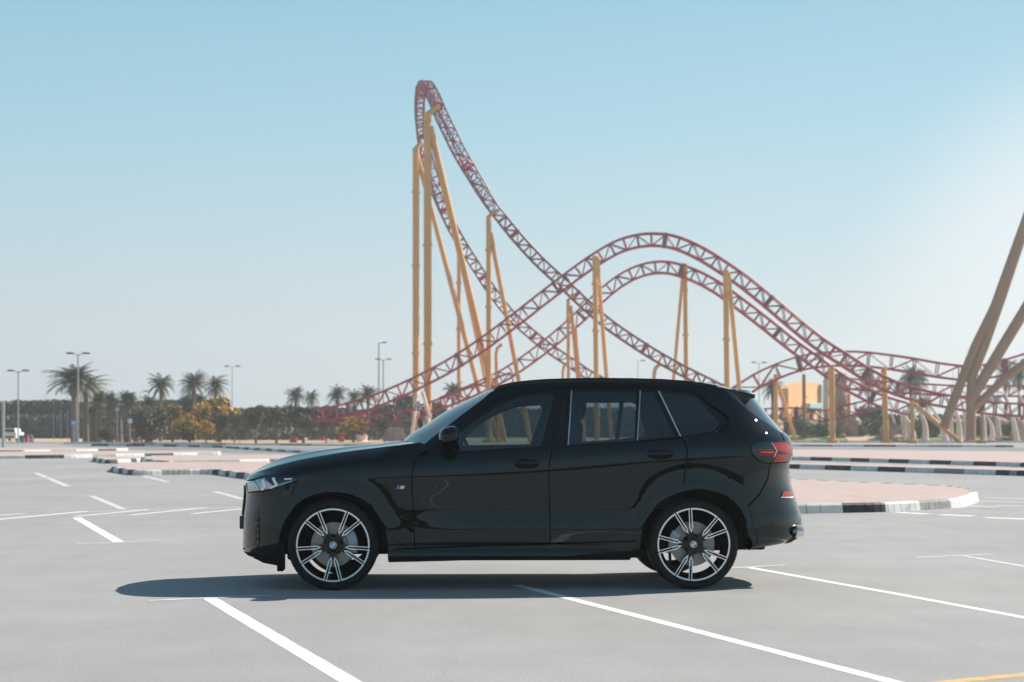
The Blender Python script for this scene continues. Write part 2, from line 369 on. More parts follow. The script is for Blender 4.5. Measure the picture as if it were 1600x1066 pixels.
def joints(m):
    n = m.node_tree.nodes; l = m.node_tree.links; b = n['Principled BSDF']; src = b.inputs['Base Color'].links[0].from_socket
    tc = n.new('ShaderNodeTexCoord'); br = n.new('ShaderNodeTexBrick'); br.inputs['Scale'].default_value = 2.2; br.inputs['Mortar Size'].default_value = .012
    br.inputs['Color1'].default_value = (1, 1, 1, 1); br.inputs['Color2'].default_value = (.90, .88, .87, 1); br.inputs['Mortar'].default_value = (.68, .66, .64, 1)
    l.new(tc.outputs['Object'], br.inputs[0]); mx = n.new('ShaderNodeMixRGB'); mx.blend_type = 'MULTIPLY'; mx.inputs[0].default_value = 1; l.new(src, mx.inputs[1]); l.new(br.outputs[0], mx.inputs[2]); l.new(mx.outputs[0], b.inputs['Base Color'])
joints(M['paver'])
def strip(name, pts, wid, m, z=.002, label=None):
    z = .0022 if z > .005 else .0012          # painted line, wid in metres
    P = [gnd(x, y) for x, y in pts]; b = MB(); L = []; R_ = []
    for i, p in enumerate(P):
        d = (P[min(i+1, len(P)-1)]-P[max(0, i-1)]); d.z = 0; d.normalize(); nn = Vector((-d.y, d.x, 0))*wid/2
        L.append((p+nn)); R_.append(p-nn)
    vs = []; N = len(P); rr = random.Random(int(pts[0][0]))
    rows = []
    for i in range(N-1):
        n = max(2, int((P[i+1]-P[i]).length/.25))
        for k in range(n+(i == N-2)):
            t = k/n; j = lambda: 1+rr.uniform(-.05, .05)
            a, c = L[i].lerp(L[i+1], t), R_[i].lerp(R_[i+1], t); mid = (a+c)/2
            rows.append([(mid+(a-mid)*j()).to_tuple()[:2]+(z,), (mid+(c-mid)*j()).to_tuple()[:2]+(z,)])
    b.grid(rows); o = b.build(name, m, fix=False)
    if o.data.polygons[0].normal.z < 0: o.data.flip_normals()
    tag(o, kind='structure', label=label, cat='road marking'); return o
strip('parking_line', [(326, 934), (548, 1066), (948, 1304)], .115, M['line'], label='bold white bay line running from under the car nose')
strip('parking_line', [(806, 914), (1000, 963.5), (1396, 1066), (2316, 1304)], .10, M['line'], label='long white bay line from under the car middle')
strip('parking_line', [(1165, 886), (1400, 928), (1600, 965), (3430, 1304)], .09, M['line'], label='white bay line behind the rear wheel')
strip('parking_line', [(1500, 867.5), (1600, 885), (1700, 903)], .085, M['line_faded'], label='faint bay line on the right of the lot')
strip('parking_line', [(120, 809), (187, 848)], .13, M['line'], label='short white bay line on the left of the lot')
strip('parking_line', [(143, 775), (193, 796)], .13, M['line_faded'], label='short faint bay line beyond the long row line')
strip('parking_line', [(56, 739), (106, 760)], .16, M['line_faded'], label='far faint bay line on the left')
strip('parking_line', [(335, 768), (380, 780)], .14, M['line_faded'], label='faint bay line just ahead of the car grille')
strip('parking_line', [(224, 744), (262, 753)], .15, M['line_faded'], label='faint bay line before the first island')
for p, l in [([(118, 850.5), (250, 845)], 'ahead of the car'), ([(232, 939), (326, 934.5), (425, 931)], 'at the car shadow'), ([(1130, 888.5), (1228, 883)], 'behind the rear wheel'),
             ([(1430, 871.5), (1554, 866)], 'on the right of the lot'), ([(140, 766.5), (237, 763)], 'beyond the row line')]:
    strip('bay_end_tick', p, .09, M['line_faded'], z=.008, label='faded end tick of a bay '+l)
strip('row_line', [(-60, 817), (130, 800), (400, 792)], .2, M['yellow_faded'], z=.0035, label='faded yellow row line ahead of the car')
for p in ([(-20, 806.5), (40, 802.5)], [(-10, 812.5), (136, 799)], [(118, 807), (232, 796.5)], [(205, 805), (322, 793.5)], [(300, 803), (378, 795.5)]):
    strip('row_line', p, .1, M['line'], z=.008, label='white dash lying along the faded row line')
strip('row_line', [(-60, 752), (190, 742)], .22, M['yellow_faded'], label='faint far row line on the left')
strip('row_line', [(1380, 1078), (1480, 1066), (1600, 1054), (1680, 1046)], .11, M['yellow'], z=.004, label='orange line at the lower right corner')
for k, (x0, x1, y) in enumerate([(1400, 1452, 802), (1470, 1522, 805.5), (1540, 1602, 810), (1516, 1562, 791.5), (1556, 1640, 791), (1600, 1680, 797), (1540, 1640, 779), (1530, 1620, 784)]):
    strip('road_dash', [(x0, y-1.2), (x1, y+1.2)], .22, M['line_faded'] if k > 2 else M['line'], label='white dash of the crossing beside the island tip')

b_ = 0
for k in range(-4, 6):                       # the bays go on beside and behind the camera
    for (ya, yb) in ((3.0, -2.6), (-9.5, -15), (-15.2, -20.5)):
        x0 = k*2.75+.6
        sheet('parking_line', [(x0-.05+.0, ya), (x0+.05, ya), (x0+1.35+.05, yb), (x0+1.35-.05, yb)], M['line'], .004, label='white bay line in front of the parked car', cat='road marking')
for ya in (6.3, 2.2, -5.6, -12.5):  # out-of-view row lines, added and widened to mirror in the doors
    sheet('row_line', [(-22, ya-.10), (22, ya-.9), (22, ya-.70), (-22, ya+.10)], M['line'], .004, label='unseen white row line added to mirror in the car doors', cat='road marking')
# ================================================================== THE CAR
PSI = radians(2); CX, CY = -.0178, 16.993
def interp(tab, x):                        # monotone cubic through (x, y) knots
    n = len(tab)
    if x <= tab[0][0]: return tab[0][1]
    if x >= tab[-1][0]: return tab[-1][1]
    i = 0
    while tab[i+1][0] < x: i += 1
    def d(k): return (tab[k+1][1]-tab[k][1])/(tab[k+1][0]-tab[k][0])
    def m(k):
        if k == 0: return d(0)
        if k == n-1: return d(n-2)
        a, b = d(k-1), d(k)
        return 0 if a*b <= 0 else 2*a*b/(a+b)
    h = tab[i+1][0]-tab[i][0]; t = (x-tab[i][0])/h; a, b = tab[i][1], tab[i+1][1]
    return a*(1+2*t)*(1-t)**2+h*m(i)*t*(1-t)**2+b*t*t*(3-2*t)+h*m(i+1)*t*t*(t-1)
def smooth(a, b, x):
    t = min(1, max(0, (x-a)/(b-a))); return t*t*(3-2*t)
def ray_local(px, py, wl):                 # car-local (x, z) of a pixel on the plane y = -wl
    dx, dy, dz = (px-800)/F, 1.0, (YH-py)/F
    c, s = cos(PSI), sin(PSI)
    ox, oy = -CX, -CY
    lx0, ly0 = ox*c+oy*s, -ox*s+oy*c
    ldx, ldy = dx*c+dy*s, -dx*s+dy*c
    t = (-wl-ly0)/ldy
    return lx0+t*ldx, HC+t*dz
XFP = [(404, 876), (384, 868), (377, 861.3), (375.5, 850), (376.9, 805), (378.8, 784.4), (380.2, 767.5), (379.3, 755), (381, 747), (386, 741.5), (393, 737.3)]
XFT = sorted([(z, x) for x, z in (ray_local(a, b, .35) for a, b in XFP)])
XRP = [(1215, 850.5), (1232, 847), (1245, 841), (1252.5, 833), (1254.8, 820), (1253.6, 807), (1247.5, 788), (1243, 775), (1240, 765), (1237, 755), (1234.6, 738.8), (1234, 729), (1236, 720), (1239, 712), (1239.5, 698), (1237, 687), (1222.5, 671.3), (1205, 650.6), (1193, 635), (1184.5, 624), (1180, 616), (1172, 606)]
XRT = sorted([(z, x) for x, z in (ray_local(a, b, .22) for a, b in XRP)])
PZ = [(.18, .84), (.24, .885), (.30, .925), (.36, .950), (.43, .962), (.49, .967), (.56, .966), (.68, .963), (.78, .9635), (.88, .9640), (.93, .9645), (.99, .961), (1.05, .951), (1.10, .936), (1.14, .922), (1.18, .907), (1.3, .868), (1.45, .806), (1.58, .735), (1.66, .675), (1.72, .62), (1.80, .53)]
# sill narrower: fades in ahead of and behind the wheels
BELT = [(-1.1, 1.10), (-.7, 1.118), (.35, 1.19), (1.45, 1.265), (2.3, 1.30)]
ZF_PX = [(382.5, 749), (386, 745), (393.8, 741), (416, 732.8), (438.8, 726), (491, 714.6), (547.5, 705.2), (600, 698.6), (640, 693.5), (668, 690)]
XC_F, XC_R, NF, NR = -1.66, 1.66, 2.5, 2.5
SKZ = [(.235, 0), (.252, .030), (.270, .052), (.30, .036), (.345, .006), (.362, 0)]
DOORZ = [(.34, -.004), (.42, -.001), (.475, .0012), (.492, .0016), (.508, .0010), (.56, -.0032), (.62, -.0085), (.648, -.0108), (.660, -.0115), (.675, -.0113), (.72, -.0098), (.80, -.0055), (.92, 0)]
WHL = [(-1.4875, .372), (1.4875, .372)]
ZFT = None
def W0(x, z):
    k = interp(BELT, x)-1.12; k *= smooth(.80, 1.10, z)
    zz = z-k; w_ = interp(PZ, zz)+interp(DOORZ, z+.028*(x+.2)/1.4*0-.0)*smooth(-.92, -.35, x)*smooth(1.12, .72, x)+interp(SKZ, z)*smooth(-1.12, -1.06, x)*smooth(1.08, .80, x)
    # doors keep the crease; towards the wheels the lower section fills out to flat flanks
    for wx, wz in WHL:
        r = sqrt((x-wx)**2+(z-wz)**2); w_ += .016*exp(-((r-.42)/.13)**2)
    if x < -.95: w_ -= .05*((-.95-x)/1.4)**2
    if x > 1.1: w_ -= .055*((x-1.1)/1.2)**2
    if zz > 1.10 and x > .5: w_ -= .06*((x-.5)/1.6)**2*smooth(1.10, 1.3, zz)
    if ZFT and x < -.85:
        d = interp(ZFT, x)-z; g = smooth(-.85, -1.15, x)
        if d < .13: w_ -= g*.13*((.13-max(-.02, d))/.13)**2
    return max(.05, w_)
SMAX = .9                                   # corner arc parameter length
def pt(s, z):
    if s < XC_F:
        th = min(1, (XC_F-s)/SMAX)*pi/2; xf = interp(XFT, z); x = XC_F-(XC_F-xf)*sin(th)**(2/NF); w_ = W0(x, z)*max(0, cos(th))**(2/NF)
    elif s > XC_R:
        th = min(1, (s-XC_R)/SMAX)*pi/2; xr = interp(XRT, z); x = XC_R+(xr-XC_R)*sin(th)**(2/NR); w_ = W0(x, z)*max(0, cos(th))**(2/NR)
    else: x = s; w_ = W0(x, z)
    return Vector((x, -w_, z))
def s_of(x, z):
    if x < XC_F:
        xf = interp(XFT, z); q = min(1, (XC_F-x)/(XC_F-xf)); return XC_F-SMAX*math.asin(q**(NF/2))/(pi/2)
    if x > XC_R:
        xr = interp(XRT, z); q = min(1, (x-XC_R)/(xr-XC_R)); return XC_R+SMAX*math.asin(q**(NR/2))/(pi/2)
    return x
def G(p):
    x, y, z = p; a = 0; n = 2.5
    if x < XC_F: a = ((XC_F-x)/(XC_F-interp(XFT, z)))**n
    if x > XC_R: a = ((x-XC_R)/(interp(XRT, z)-XC_R))**n
    return a+(abs(y)/W0(x, z))**n
def nrm(p):
    e = .004
    g = Vector([(G((p[0]+(e if i == 0 else 0), p[1]+(e if i == 1 else 0), p[2]+(e if i == 2 else 0)))-G((p[0]-(e if i == 0 else 0), p[1]-(e if i == 1 else 0), p[2]-(e if i == 2 else 0)))) for i in range(3)])
    return g.normalized() if g.length > 0 else Vector((0, -1, 0))
def usz(px, py):                            # pixel -> (s, z) on the near flank
    wl = .9
    for _ in range(14):
        x, z = ray_local(px, py, wl); s = s_of(x, z); wl = .5*wl+.5*(-pt(s, z).y)
    return Vector((s, z))
ZFT = sorted([tuple(ray_local(a, b, .86-.4*max(0, (430-a)/50))) for a, b in ZF_PX])
def conv(poly): return [Vector((p[1], p[2])) if p[0] == 'sz' else usz(*p) for p in poly]

def smooth_poly(P, step=.018, sharp=38):
    n = len(P); out_ = []
    ang = []
    for i in range(n):
        a = (P[i]-P[i-1]); b = (P[(i+1) % n]-P[i]); ang.append(degrees_between(a, b) > sharp)
    for i in range(n):
        p0, p1, p2, p3 = P[i-1], P[i], P[(i+1) % n], P[(i+2) % n]
        if ang[i]: p0 = p1-(p2-p1)
        if ang[(i+1) % n]: p3 = p2+(p2-p1)
        k = max(1, int((p2-p1).length/step))
        for j in range(k):
            t = j/k
            q = .5*((2*p1)+(p2-p0)*t+(2*p0-5*p1+4*p2-p3)*t*t+(3*p1-p0-3*p2+p3)*t**3)
            out_.append(q)
    return out_
def degrees_between(a, b):
    if a.length < 1e-9 or b.length < 1e-9: return 0
    return math.degrees(a.angle(b))
def inside(p, poly):
    c = False; n = len(poly); x, y = p
    for i in range(n):
        x1, y1 = poly[i-1]; x2, y2 = poly[i]
        if (y1 > y) != (y2 > y) and x < (x2-x1)*(y-y1)/(y2-y1)+x1: c = not c
    return c
car = empty('suv', (CX, CY, 0), PSI)
tag(car, 'glossy black five-door SUV parked side-on in the lot', 'car')

def panel(name, poly, m, off=0.0, gap=.0025, holes=(), step=.02, rim=.018, both=True, parent=None, sharp=38, sm=True):
    """a body panel: outline in photo pixels (or ('sz', s, z)) laid on the body surface, with folded edges"""
    P = conv(poly)
    if area([tuple(p) for p in P]) < 0: P = P[::-1]
    if sm: P = smooth_poly(P, step, sharp)
    P = offset_poly(P, gap) if gap else P
    H = []
    for h in holes:
        q = conv(h)
        if area([tuple(p) for p in q]) < 0: q = q[::-1]
        q = smooth_poly(q, step, 38); q = offset_poly(q, -.002); H.append(q)
    pts = []; edges = []; bn = []
    for loop in [P]+H:
        b = len(pts); n = len(loop); pts += [Vector((p[0], p[1])) for p in loop]; edges += [(b+i, b+(i+1) % n) for i in range(n)]; bn.append((b, n))
    xs = [p.x for p in P]; ys = [p.y for p in P]; L = [[tuple(p) for p in l] for l in [P]+H]
    allb = [tuple(p) for l in L for p in l]; cell = {}
    for p in allb: cell.setdefault((int(p[0]//step), int(p[1]//step)), []).append(p)
    x = min(xs)+step*.5; row = 0
    y0 = min(ys)
    while x < max(xs):
        y = y0+step*(.5 if row % 2 else 1.0)
        while y < max(ys):
            if inside((x, y), L[0]) and not any(inside((x, y), h) for h in L[1:]):
                cx_, cy_ = int(x//step), int(y//step); ok = True
                for a in (-1, 0, 1):
                    for b in (-1, 0, 1):
                        for q in cell.get((cx_+a, cy_+b), ()):
                            if (q[0]-x)**2+(q[1]-y)**2 < (.55*step)**2: ok = False
                if ok: pts.append(Vector((x, y)))
            y += step
        x += step; row += 1
    vo_, eo, fo, ov, oe, of = delaunay_2d_cdt(pts, edges, [], 0, 1e-6)
    fs = []
    for f in fo:
        c = ((vo_[f[0]].x+vo_[f[1]].x+vo_[f[2]].x)/3, (vo_[f[0]].y+vo_[f[1]].y+vo_[f[2]].y)/3)
        if inside(c, L[0]) and not any(inside(c, h) for h in L[1:]): fs.append(tuple(f))
    V = []; N = []
    for p in vo_:
        q = pt(p.x, p.y); n_ = nrm(q); V.append(q+n_*off); N.append(n_)
    inv = {}
    for i, o_ in enumerate(ov):
        for k in o_: inv[k] = i
    nv = len(V); fn = list(N); custom = set()
    if rim:
        for b, n in bn:
            ids = [inv.get(b+i) for i in range(n)]; ids = [i for i in ids if i is not None]
            b0 = len(V)
            k = len(ids); sgnb = 1 if b == 0 else -1; q2 = [vo_[i] for i in ids]; be = min(.0022, rim*.4); TT = []
            for j in range(k):                       # outward direction along the skin
                d = q2[(j+1) % k]-q2[j-1]
                d = d.normalized() if d.length > 1e-9 else Vector((1, 0)); o2 = Vector((d.y, -d.x))*sgnb*.002
                t3 = pt(q2[j].x+o2.x, q2[j].y+o2.y)-pt(q2[j].x, q2[j].y); t3 -= N[ids[j]]*t3.dot(N[ids[j]])
                TT.append(t3.normalized() if t3.length > 1e-7 else Vector((0, 0, -1)))
            for i in ids: V.append(V[i].copy()); fn.append(N[i])
            for j, i in enumerate(ids): V.append(V[i]-N[i]*be+TT[j]*be); fn.append((TT[j]*.92+N[i]*.3).normalized())
            custom |= set(range(b0, b0+2*k)); b1 = len(V)
            for j, i in enumerate(ids): V.append(V[b0+k+j].copy()); fn.append(TT[j])
            for j, i in enumerate(ids): V.append(V[b0+k+j]-N[i]*rim); fn.append(TT[j])
            for i in range(k):
                fs.append((b0+i, b0+(i+1) % k, b0+k+(i+1) % k, b0+k+i)); fs.append((b1+i, b1+(i+1) % k, b1+k+(i+1) % k, b1+k+i))
    obs = []
    for sgn in ((1, -1) if both else (1,)):
        vv = [(v.x, v.y*sgn, v.z) for v in V]; me = bpy.data.meshes.new(name)
        me.from_pydata(vv, [], [f if sgn == 1 else f[::-1] for f in fs]); me.materials.append(m)
        # winding: make sure faces look outwards
        f0 = me.polygons[0]; nn = fn[fs[0][0]]; nn = Vector((nn.x, nn.y*sgn, nn.z))
        if f0.normal.dot(nn) < 0: me.flip_normals()
        me.shade_smooth()
        nl = []
        for i, v in enumerate(vv):
            n_ = fn[i]; nl.append((n_.x, n_.y*sgn, n_.z) if i < nv or i in custom else (0, 0, 0))
        me.normals_split_custom_set_from_vertices(nl)
        o = bpy.data.objects.new(name, me); COL.objects.link(o); o.parent = parent[0 if sgn == 1 else 1] if isinstance(parent, list) else (parent or car); obs.append(o)
    return obs
S_N = XC_F-SMAX; S_T = XC_R+SMAX
def zz(py, wl=.5): return ray_local(600, py, wl)[1]

ARF_OUT = [(618, 857.5), (615, 820), (605.7, 792), (592.6, 773), (580, 763.5), (566, 757.5), (547.5, 753.3), (519.4, 752), (491, 754.4), (472.5, 761), (456, 773.5)]
ARF_OUT2 = [(444, 787), (435.5, 808.8), (431, 835), (430, 857.5), (431, 870)]
ARF_IN = [(441, 884), (437.5, 858), (438.2, 835), (448.7, 809), (465, 789.5), (487.5, 776.5), (519.4, 770.3), (547.6, 772.8), (572, 785.5), (590.6, 805), (602, 828), (606, 852), (606.6, 876)]
ARR_OUT = [(992.5, 845), (993.8, 827.5), (998.5, 808), (1005, 792), (1013, 781.5), (1023.8, 772.5), (1037, 764.8), (1050, 759.5), (1067.5, 755.6)]
ARR_OUT2 = [(1080, 754.4), (1110, 755.3), (1138, 761.5), (1158.8, 775), (1168, 792), (1173.8, 808.8), (1175, 823), (1173, 857)]
ARR_IN = [(1000.3, 873), (1001, 842.5), (1007, 818), (1022, 795.7), (1040.7, 778.8), (1065, 768.5), (1091, 764.7), (1119.4, 768.5), (1140, 778.8), (1155, 793.8), (1164.4, 812.5), (1168, 835), (1169.8, 860)]

# ---- painted panels
fdoor = panel('front_door', [(655.5, 712.5), (648.5, 720), (644.6, 739), (644, 770), (645.6, 786), (648.4, 855.7), (755, 852), (859.4, 848.2), (858.5, 796), (857.2, 735), (859.5, 716), (863, 699.4), (771, 705.6)], M['paint'], step=.0125)
rdoor = panel('rear_door', [(864, 699), (860.5, 716), (858, 735), (859.3, 796), (860.2, 848), (940, 846.5)]+ARR_OUT+[(1069.5, 738), (1073, 710.7), (1071, 698), (1065, 685), (960, 694)], M['paint'], step=.0125)
panel('front_fender', [(384, 752), (387, 745), (393.8, 741.3), (416, 733), (438.8, 726), (491, 714.6), (547.5, 705.2), (600, 698.6), (640, 693.5), (657, 691.5), (664, 694.5), (656, 711.5), (647.8, 720), (643.9, 739), (643.3, 770), (645, 786), (647.6, 856)]+ARF_OUT+[(464, 752), (455, 742), (416, 743.8), (400, 748)], M['paint'], step=.015)
panel('body_side', [(657.5, 708), (663, 694.5), (696, 668), (724.4, 646), (752.5, 625), (768, 612), (790, 604.5), (827.5, 600.3), (865, 598.3), (940, 597.2), (1035, 598.6), (1091, 602), (1128.8, 605.8), (1147.5, 623.4), (1185, 652.5), (1217, 673.5), (1224, 690), (1181, 692.3), (1170.5, 699.6), (1178, 714), (1192, 723), (1203, 723.6), (1199.5, 745), (1188, 768.5), (1168.5, 790.5), (1158.8, 775), (1138, 761.5), (1110, 755.3), (1080, 754.4), (1069, 755.8), (1070.8, 738), (1074.2, 710.7), (1072.4, 698), (1066.5, 685), (1066, 683.5), (1116, 676), (1129.5, 672.3), (1138.5, 658.5), (1135.8, 649.5), (1092, 616), (1080, 610.8), (1023.8, 604.8), (940, 603.5), (880, 605), (850, 607.5), (820, 611), (795, 617.5), (770, 628), (740, 647), (711, 670.5), (676, 700.5)], M['paint'], gap=.002)
panel('front_bumper', [('sz', S_N, .30), ('sz', S_N, .84), ('sz', -2.42, .865), (384, 754.5), (388, 770), (416, 767.2), (453.8, 756), (463.5, 752.6), (455.5, 773)]+ARF_OUT2+[(431, 876), (420, 874), (393.8, 868), (379, 858)], M['paint'], rim=.03)
panel('rear_bumper', [(1204, 724), (1231, 722.6), ('sz', 2.3, .92), ('sz', S_T, .92), ('sz', S_T, .40), (1240, 843), (1226, 848.5), (1185, 856), (1173, 859), (1176, 823), (1175, 808.8), (1169.4, 792), (1189, 769.5), (1200.5, 745.8)], M['paint'], rim=.03)
panel('tailgate', [(1218.5, 674.5), (1225.5, 690.5), (1230.5, 722), ('sz', 2.3, .935), ('sz', S_T, .935), ('sz', S_T, 1.29)], M['paint'])
panel('rear_window', [(1130.5, 607), (1147.5, 624), (1185, 653), (1217, 674), ('sz', S_T, 1.30), ('sz', S_T, 1.66)], M['glassdark'], off=-.006)
panel('side_skirt', [(606, 859.5), (648, 857.7), (859, 850), (992, 846.2), (999.5, 846), (999.5, 860), (940, 864), (884, 869.5), (790, 872), (715, 874), (660, 877), (607, 878.5)], M['paint'], off=.006, step=.012)
panel('side_skirt_valance', [(607, 874), (660, 872.5), (715, 870), (790, 868), (884, 865.5), (940, 860), (999.5, 857), (999.5, 873.5), (960, 875), (940, 876.5), (884, 876.3), (846, 873.4), (745, 874.4), (715, 878), (607, 880.5)], M['matt'], off=-.012)
panel('wheel_arch_trim', ARF_OUT+ARF_OUT2[:-1]+[(432, 874)]+ARF_IN[1:]+[(618, 860)], M['paint'], off=.010, gap=.001, step=.014, rim=.05)
panel('wheel_arch_trim', ARR_OUT+ARR_OUT2+ARR_IN[::-1]+[(993, 850)], M['paint'], off=.010, gap=.001, step=.014, rim=.05)
# ---- glass house
DLO = [(657, 711), (672, 704.6), (711, 671.5), (740, 648), (770, 629), (795, 618.5), (820, 612), (850, 608.5), (880, 606), (940, 604.5), (1023.8, 605.8), (1080, 611.8), (1091, 617), (1134.4, 650.6), (1137, 658.4), (1128.5, 671), (1115.7, 675), (1065, 682.6), (960, 692.8), (863, 698.2), (771, 704.6)]
G1 = [(707, 705.8), (845.5, 697), (867, 613.8), (837, 614.6), (808.8, 619.9), (780.6, 632), (752.5, 650), (730, 666), (714, 680), (707, 692)]
G2 = [(889, 694.4), (991, 689.3), (994.7, 610.9), (940, 610), (894.2, 610.6)]
G3 = [(997.8, 687.8), (1055, 682), (1021.5, 611.6), (1002, 611)]
G4 = [(1067.5, 680.8), (1092, 677.5), (1115, 673), (1123, 665), (1125, 655), (1094.5, 625), (1079, 616), (1031, 611.6)]
panel('window_surround', DLO, M['gloss'], off=-.004, gap=.001, holes=[G1, G2, G3, G4], step=.025, rim=.03)
panel('front_side_window', G1, M['glass'], off=-.012, gap=0, rim=0, step=.04)
panel('rear_side_window', G2, M['glass'], off=-.012, gap=0, rim=0, step=.04)
panel('fixed_rear_window', G3, M['glass2'], off=-.012, gap=0, rim=0, step=.04)
panel('quarter_window', G4, M['glass2'], off=-.012, gap=0, rim=0, step=.04)
panel('chrome_strip', [(887.2, 695), (888.5, 694.9), (893.7, 610.5), (892.4, 610.5)], M['chrome'], off=.003, gap=0, rim=.008, step=.05)
panel('chrome_strip', [(995.4, 688.8), (996.6, 688.7), (1001, 611), (999.8, 611)], M['chrome'], off=.003, gap=0, rim=.008, step=.05)
panel('chrome_strip', [(1062.9, 682.9), (1064.9, 682.6), (1030.2, 611.4), (1028, 611.2)], M['chrome'], off=.003, gap=0, rim=.008, step=.05)
panel('belt_trim', [(660, 711.6), (771, 705.3), (863, 699), (960, 693.5), (1065, 683.5), (1116, 676.4), (1116, 675.4), (1065, 682.5), (960, 692.3), (863, 697.8), (771, 704.2), (660, 710.3)], M['gloss'], off=.006, gap=0, rim=.01, step=.03, sm=False)
# door frame lines on the B and C posts
for q in ([(862.2, 699.5), (863.2, 699.4), (880.8, 606), (879.8, 606)], [(1064.6, 684), (1065.6, 684), (1024.8, 605.5), (1023.6, 605.5)]):
    panel('door_gap_seal', q, M['matt'], off=-.001, gap=0, rim=0, step=.05)
# ---- lamps
hl = panel('headlight', [(386, 755.5), (400, 749.6), (416, 744.8), (436, 743), (453.8, 742.8), (460.5, 745.8), (465, 750.8), (453.8, 755.3), (436, 761.5), (416, 766.4), (388, 769.4)], M['lampdark'], off=.002, gap=.001, rim=.02, step=.012)
for q, mm, nm in ([[(387.5, 756.5), (398, 752), (404.5, 760), (406, 766.5), (389.5, 768.3)], 'lampclear', 'headlight_reflector'],
                  [[(399, 751.5), (414, 746.8), (428, 759.5), (421, 763.5), (407, 766), (405, 759)], 'lampclear', 'headlight_reflector'],
                  [[(409.5, 750.9), (413.5, 749.3), (417.2, 759.5), (412.5, 766), (407.3, 766.6), (412, 759.8)], 'drl', 'daylight_strip'],
                  [[(425.5, 747.4), (429.8, 746.8), (436, 758.6), (424, 764), (421.5, 762.4), (430.5, 757.6)], 'drl', 'daylight_strip'],
                  [[(445, 747.8), (456.5, 747.4), (456.5, 749.2), (445, 749.8)], 'drl', 'daylight_strip'],
                  [[(436, 756.5), (458, 750.3), (456, 752.6), (437, 759.4)], 'mblue', 'headlight_accent']):
    panel(nm, q, M[mm], off=.0075 if mm == 'drl' else .0045, gap=0, rim=.003, step=.012, parent=hl, sharp=20)
tl = panel('taillight', [(1171.5, 699.8), (1181, 692.9), (1203.8, 690.8), (1226, 690), (1237, 695), ('sz', 2.25, 1.19), ('sz', 2.36, 1.19), ('sz', 2.36, 1.055), ('sz', 2.2, 1.045), (1232, 721.6), (1205.7, 722.6), (1192.5, 722), (1179.4, 713.6)], M['lampdark'], off=.006, gap=0, rim=.02, step=.012)
for q, mm in ([[(1204.5, 692.6), (1226, 691.5), (1237.5, 701.5), ('sz', 2.2, 1.115), (1213, 703.6)], 'lampred'],
              [[(1213, 709.8), (1238.3, 711.4), ('sz', 2.2, 1.10), ('sz', 2.2, 1.05), (1233.5, 720), (1205.7, 722)], 'lampred'],
              [[(1173.5, 702.2), (1206, 702.6), (1211.5, 707.8), (1208, 711.6), (1184.5, 711.4), (1182, 709.8), (1207, 709.9), (1209, 707.6), (1205, 704.2), (1182, 704)], 'lampred'],
              [[(1187, 705.6), (1207.5, 706), (1207.5, 708.2), (1189, 708)], 'lampamber'],
              [[(1203.2, 691.6), (1204.6, 691.6), (1213.4, 705), (1209, 715), (1207.8, 714), (1211.6, 705)], 'lampclear']):  # this pale bent line is a lens highlight drawn as a shape
    panel('taillight_shape', q, M[mm], off=.009, gap=0, rim=.003, step=.012, parent=tl, sharp=20)
panel('rear_reflector', [(1219.5, 776.6), (1223, 768.6), ('sz', 2.25, .80), ('sz', 2.25, .752)], M['lampred'], off=.008, gap=0, rim=.01, step=.012, sharp=20)
panel('reflector_trim', [(1219, 777.8), (1219.4, 776.9), (1239, 775.9), (1239, 776.9)], M['chrome'], off=.009, gap=0, rim=.004, step=.02, sharp=20)
# ---- front details
panel('air_curtain', [(397, 801), (402.8, 797), (404.5, 805), (406, 846), (402.5, 858), (399, 858.5), (401, 845), (400, 810)], M['gloss'], off=.004, gap=0, rim=.01, step=.014, sharp=25)
panel('bumper_inlay', [(378.6, 807), (389, 803), (397, 800), (400, 815), (400.5, 845), (398, 852), (380, 858), (377.6, 840)], M['paint'], off=.003, gap=.002, rim=.008, step=.02, sharp=25)
for k in range(4):
    y = 812+k*10; panel('air_curtain_slat', [(400.8, y), (405, y-1), (405.1, y+.8), (400.9, y+1.8)], M['paint'], off=.012, gap=0, rim=.008, step=.02, sharp=20)
panel('lower_splitter', [(379, 859), (400, 866), (432, 874.5), (436, 884), (420, 881), (396, 873.8), ('sz', -2.2, .25), ('sz', S_N, .25), ('sz', S_N, .31), ('sz', -2.3, .31)], M['matt'], off=.004, gap=0, rim=.04, step=.02, sharp=25)
for sg in (-1, 1):
    x_, z_ = ray_local(439, 884, .88); b = MB(); b.box(x_-.03, x_+.022, sg*.70, sg*.92, z_-.045, z_+.2); b.build('air_deflector', M['matt'], car, bevel=.008)
panel('front_grille', [('sz', S_N+.02, .60), ('sz', S_N+.02, .84), ('sz', -2.47, .83), ('sz', -2.42, .72), ('sz', -2.45, .60)], M['gloss'], off=.012, gap=0, rim=.02, step=.02)
panel('grille_frame', [('sz', -2.47, .84), ('sz', -2.41, .72), ('sz', -2.44, .59), ('sz', -2.455, .59), ('sz', -2.425, .72), ('sz', -2.485, .84)], M['dark'], off=.016, gap=0, rim=.02, step=.02)
nx_ = interp(XFT, .52); b = MB(); b.box(nx_-.020, nx_+.02, -.26, .26, .47, .58); b.build('number_plate', M['dark'], car, bevel=.004)
panel('fender_vent', [(611.5, 791.8), (620, 790.8), (629, 797), (636, 812), (645.0, 826), (645.8, 832), (640, 831), (630, 818), (619, 803)], M['matt'], off=.003, gap=0, rim=.01, step=.014, sharp=30)
for q in ([(626, 806), (643.2, 808), (643.4, 810), (627.5, 808.4)], [(630, 813), (643.8, 815.2), (644, 817.2), (631.5, 815.6)], [(634, 820.5), (644.4, 822.6), (644.6, 824.6), (635.6, 823)]):
    panel('vent_slat', q, M['paint'], off=.010, gap=0, rim=.008, step=.02, sharp=20)
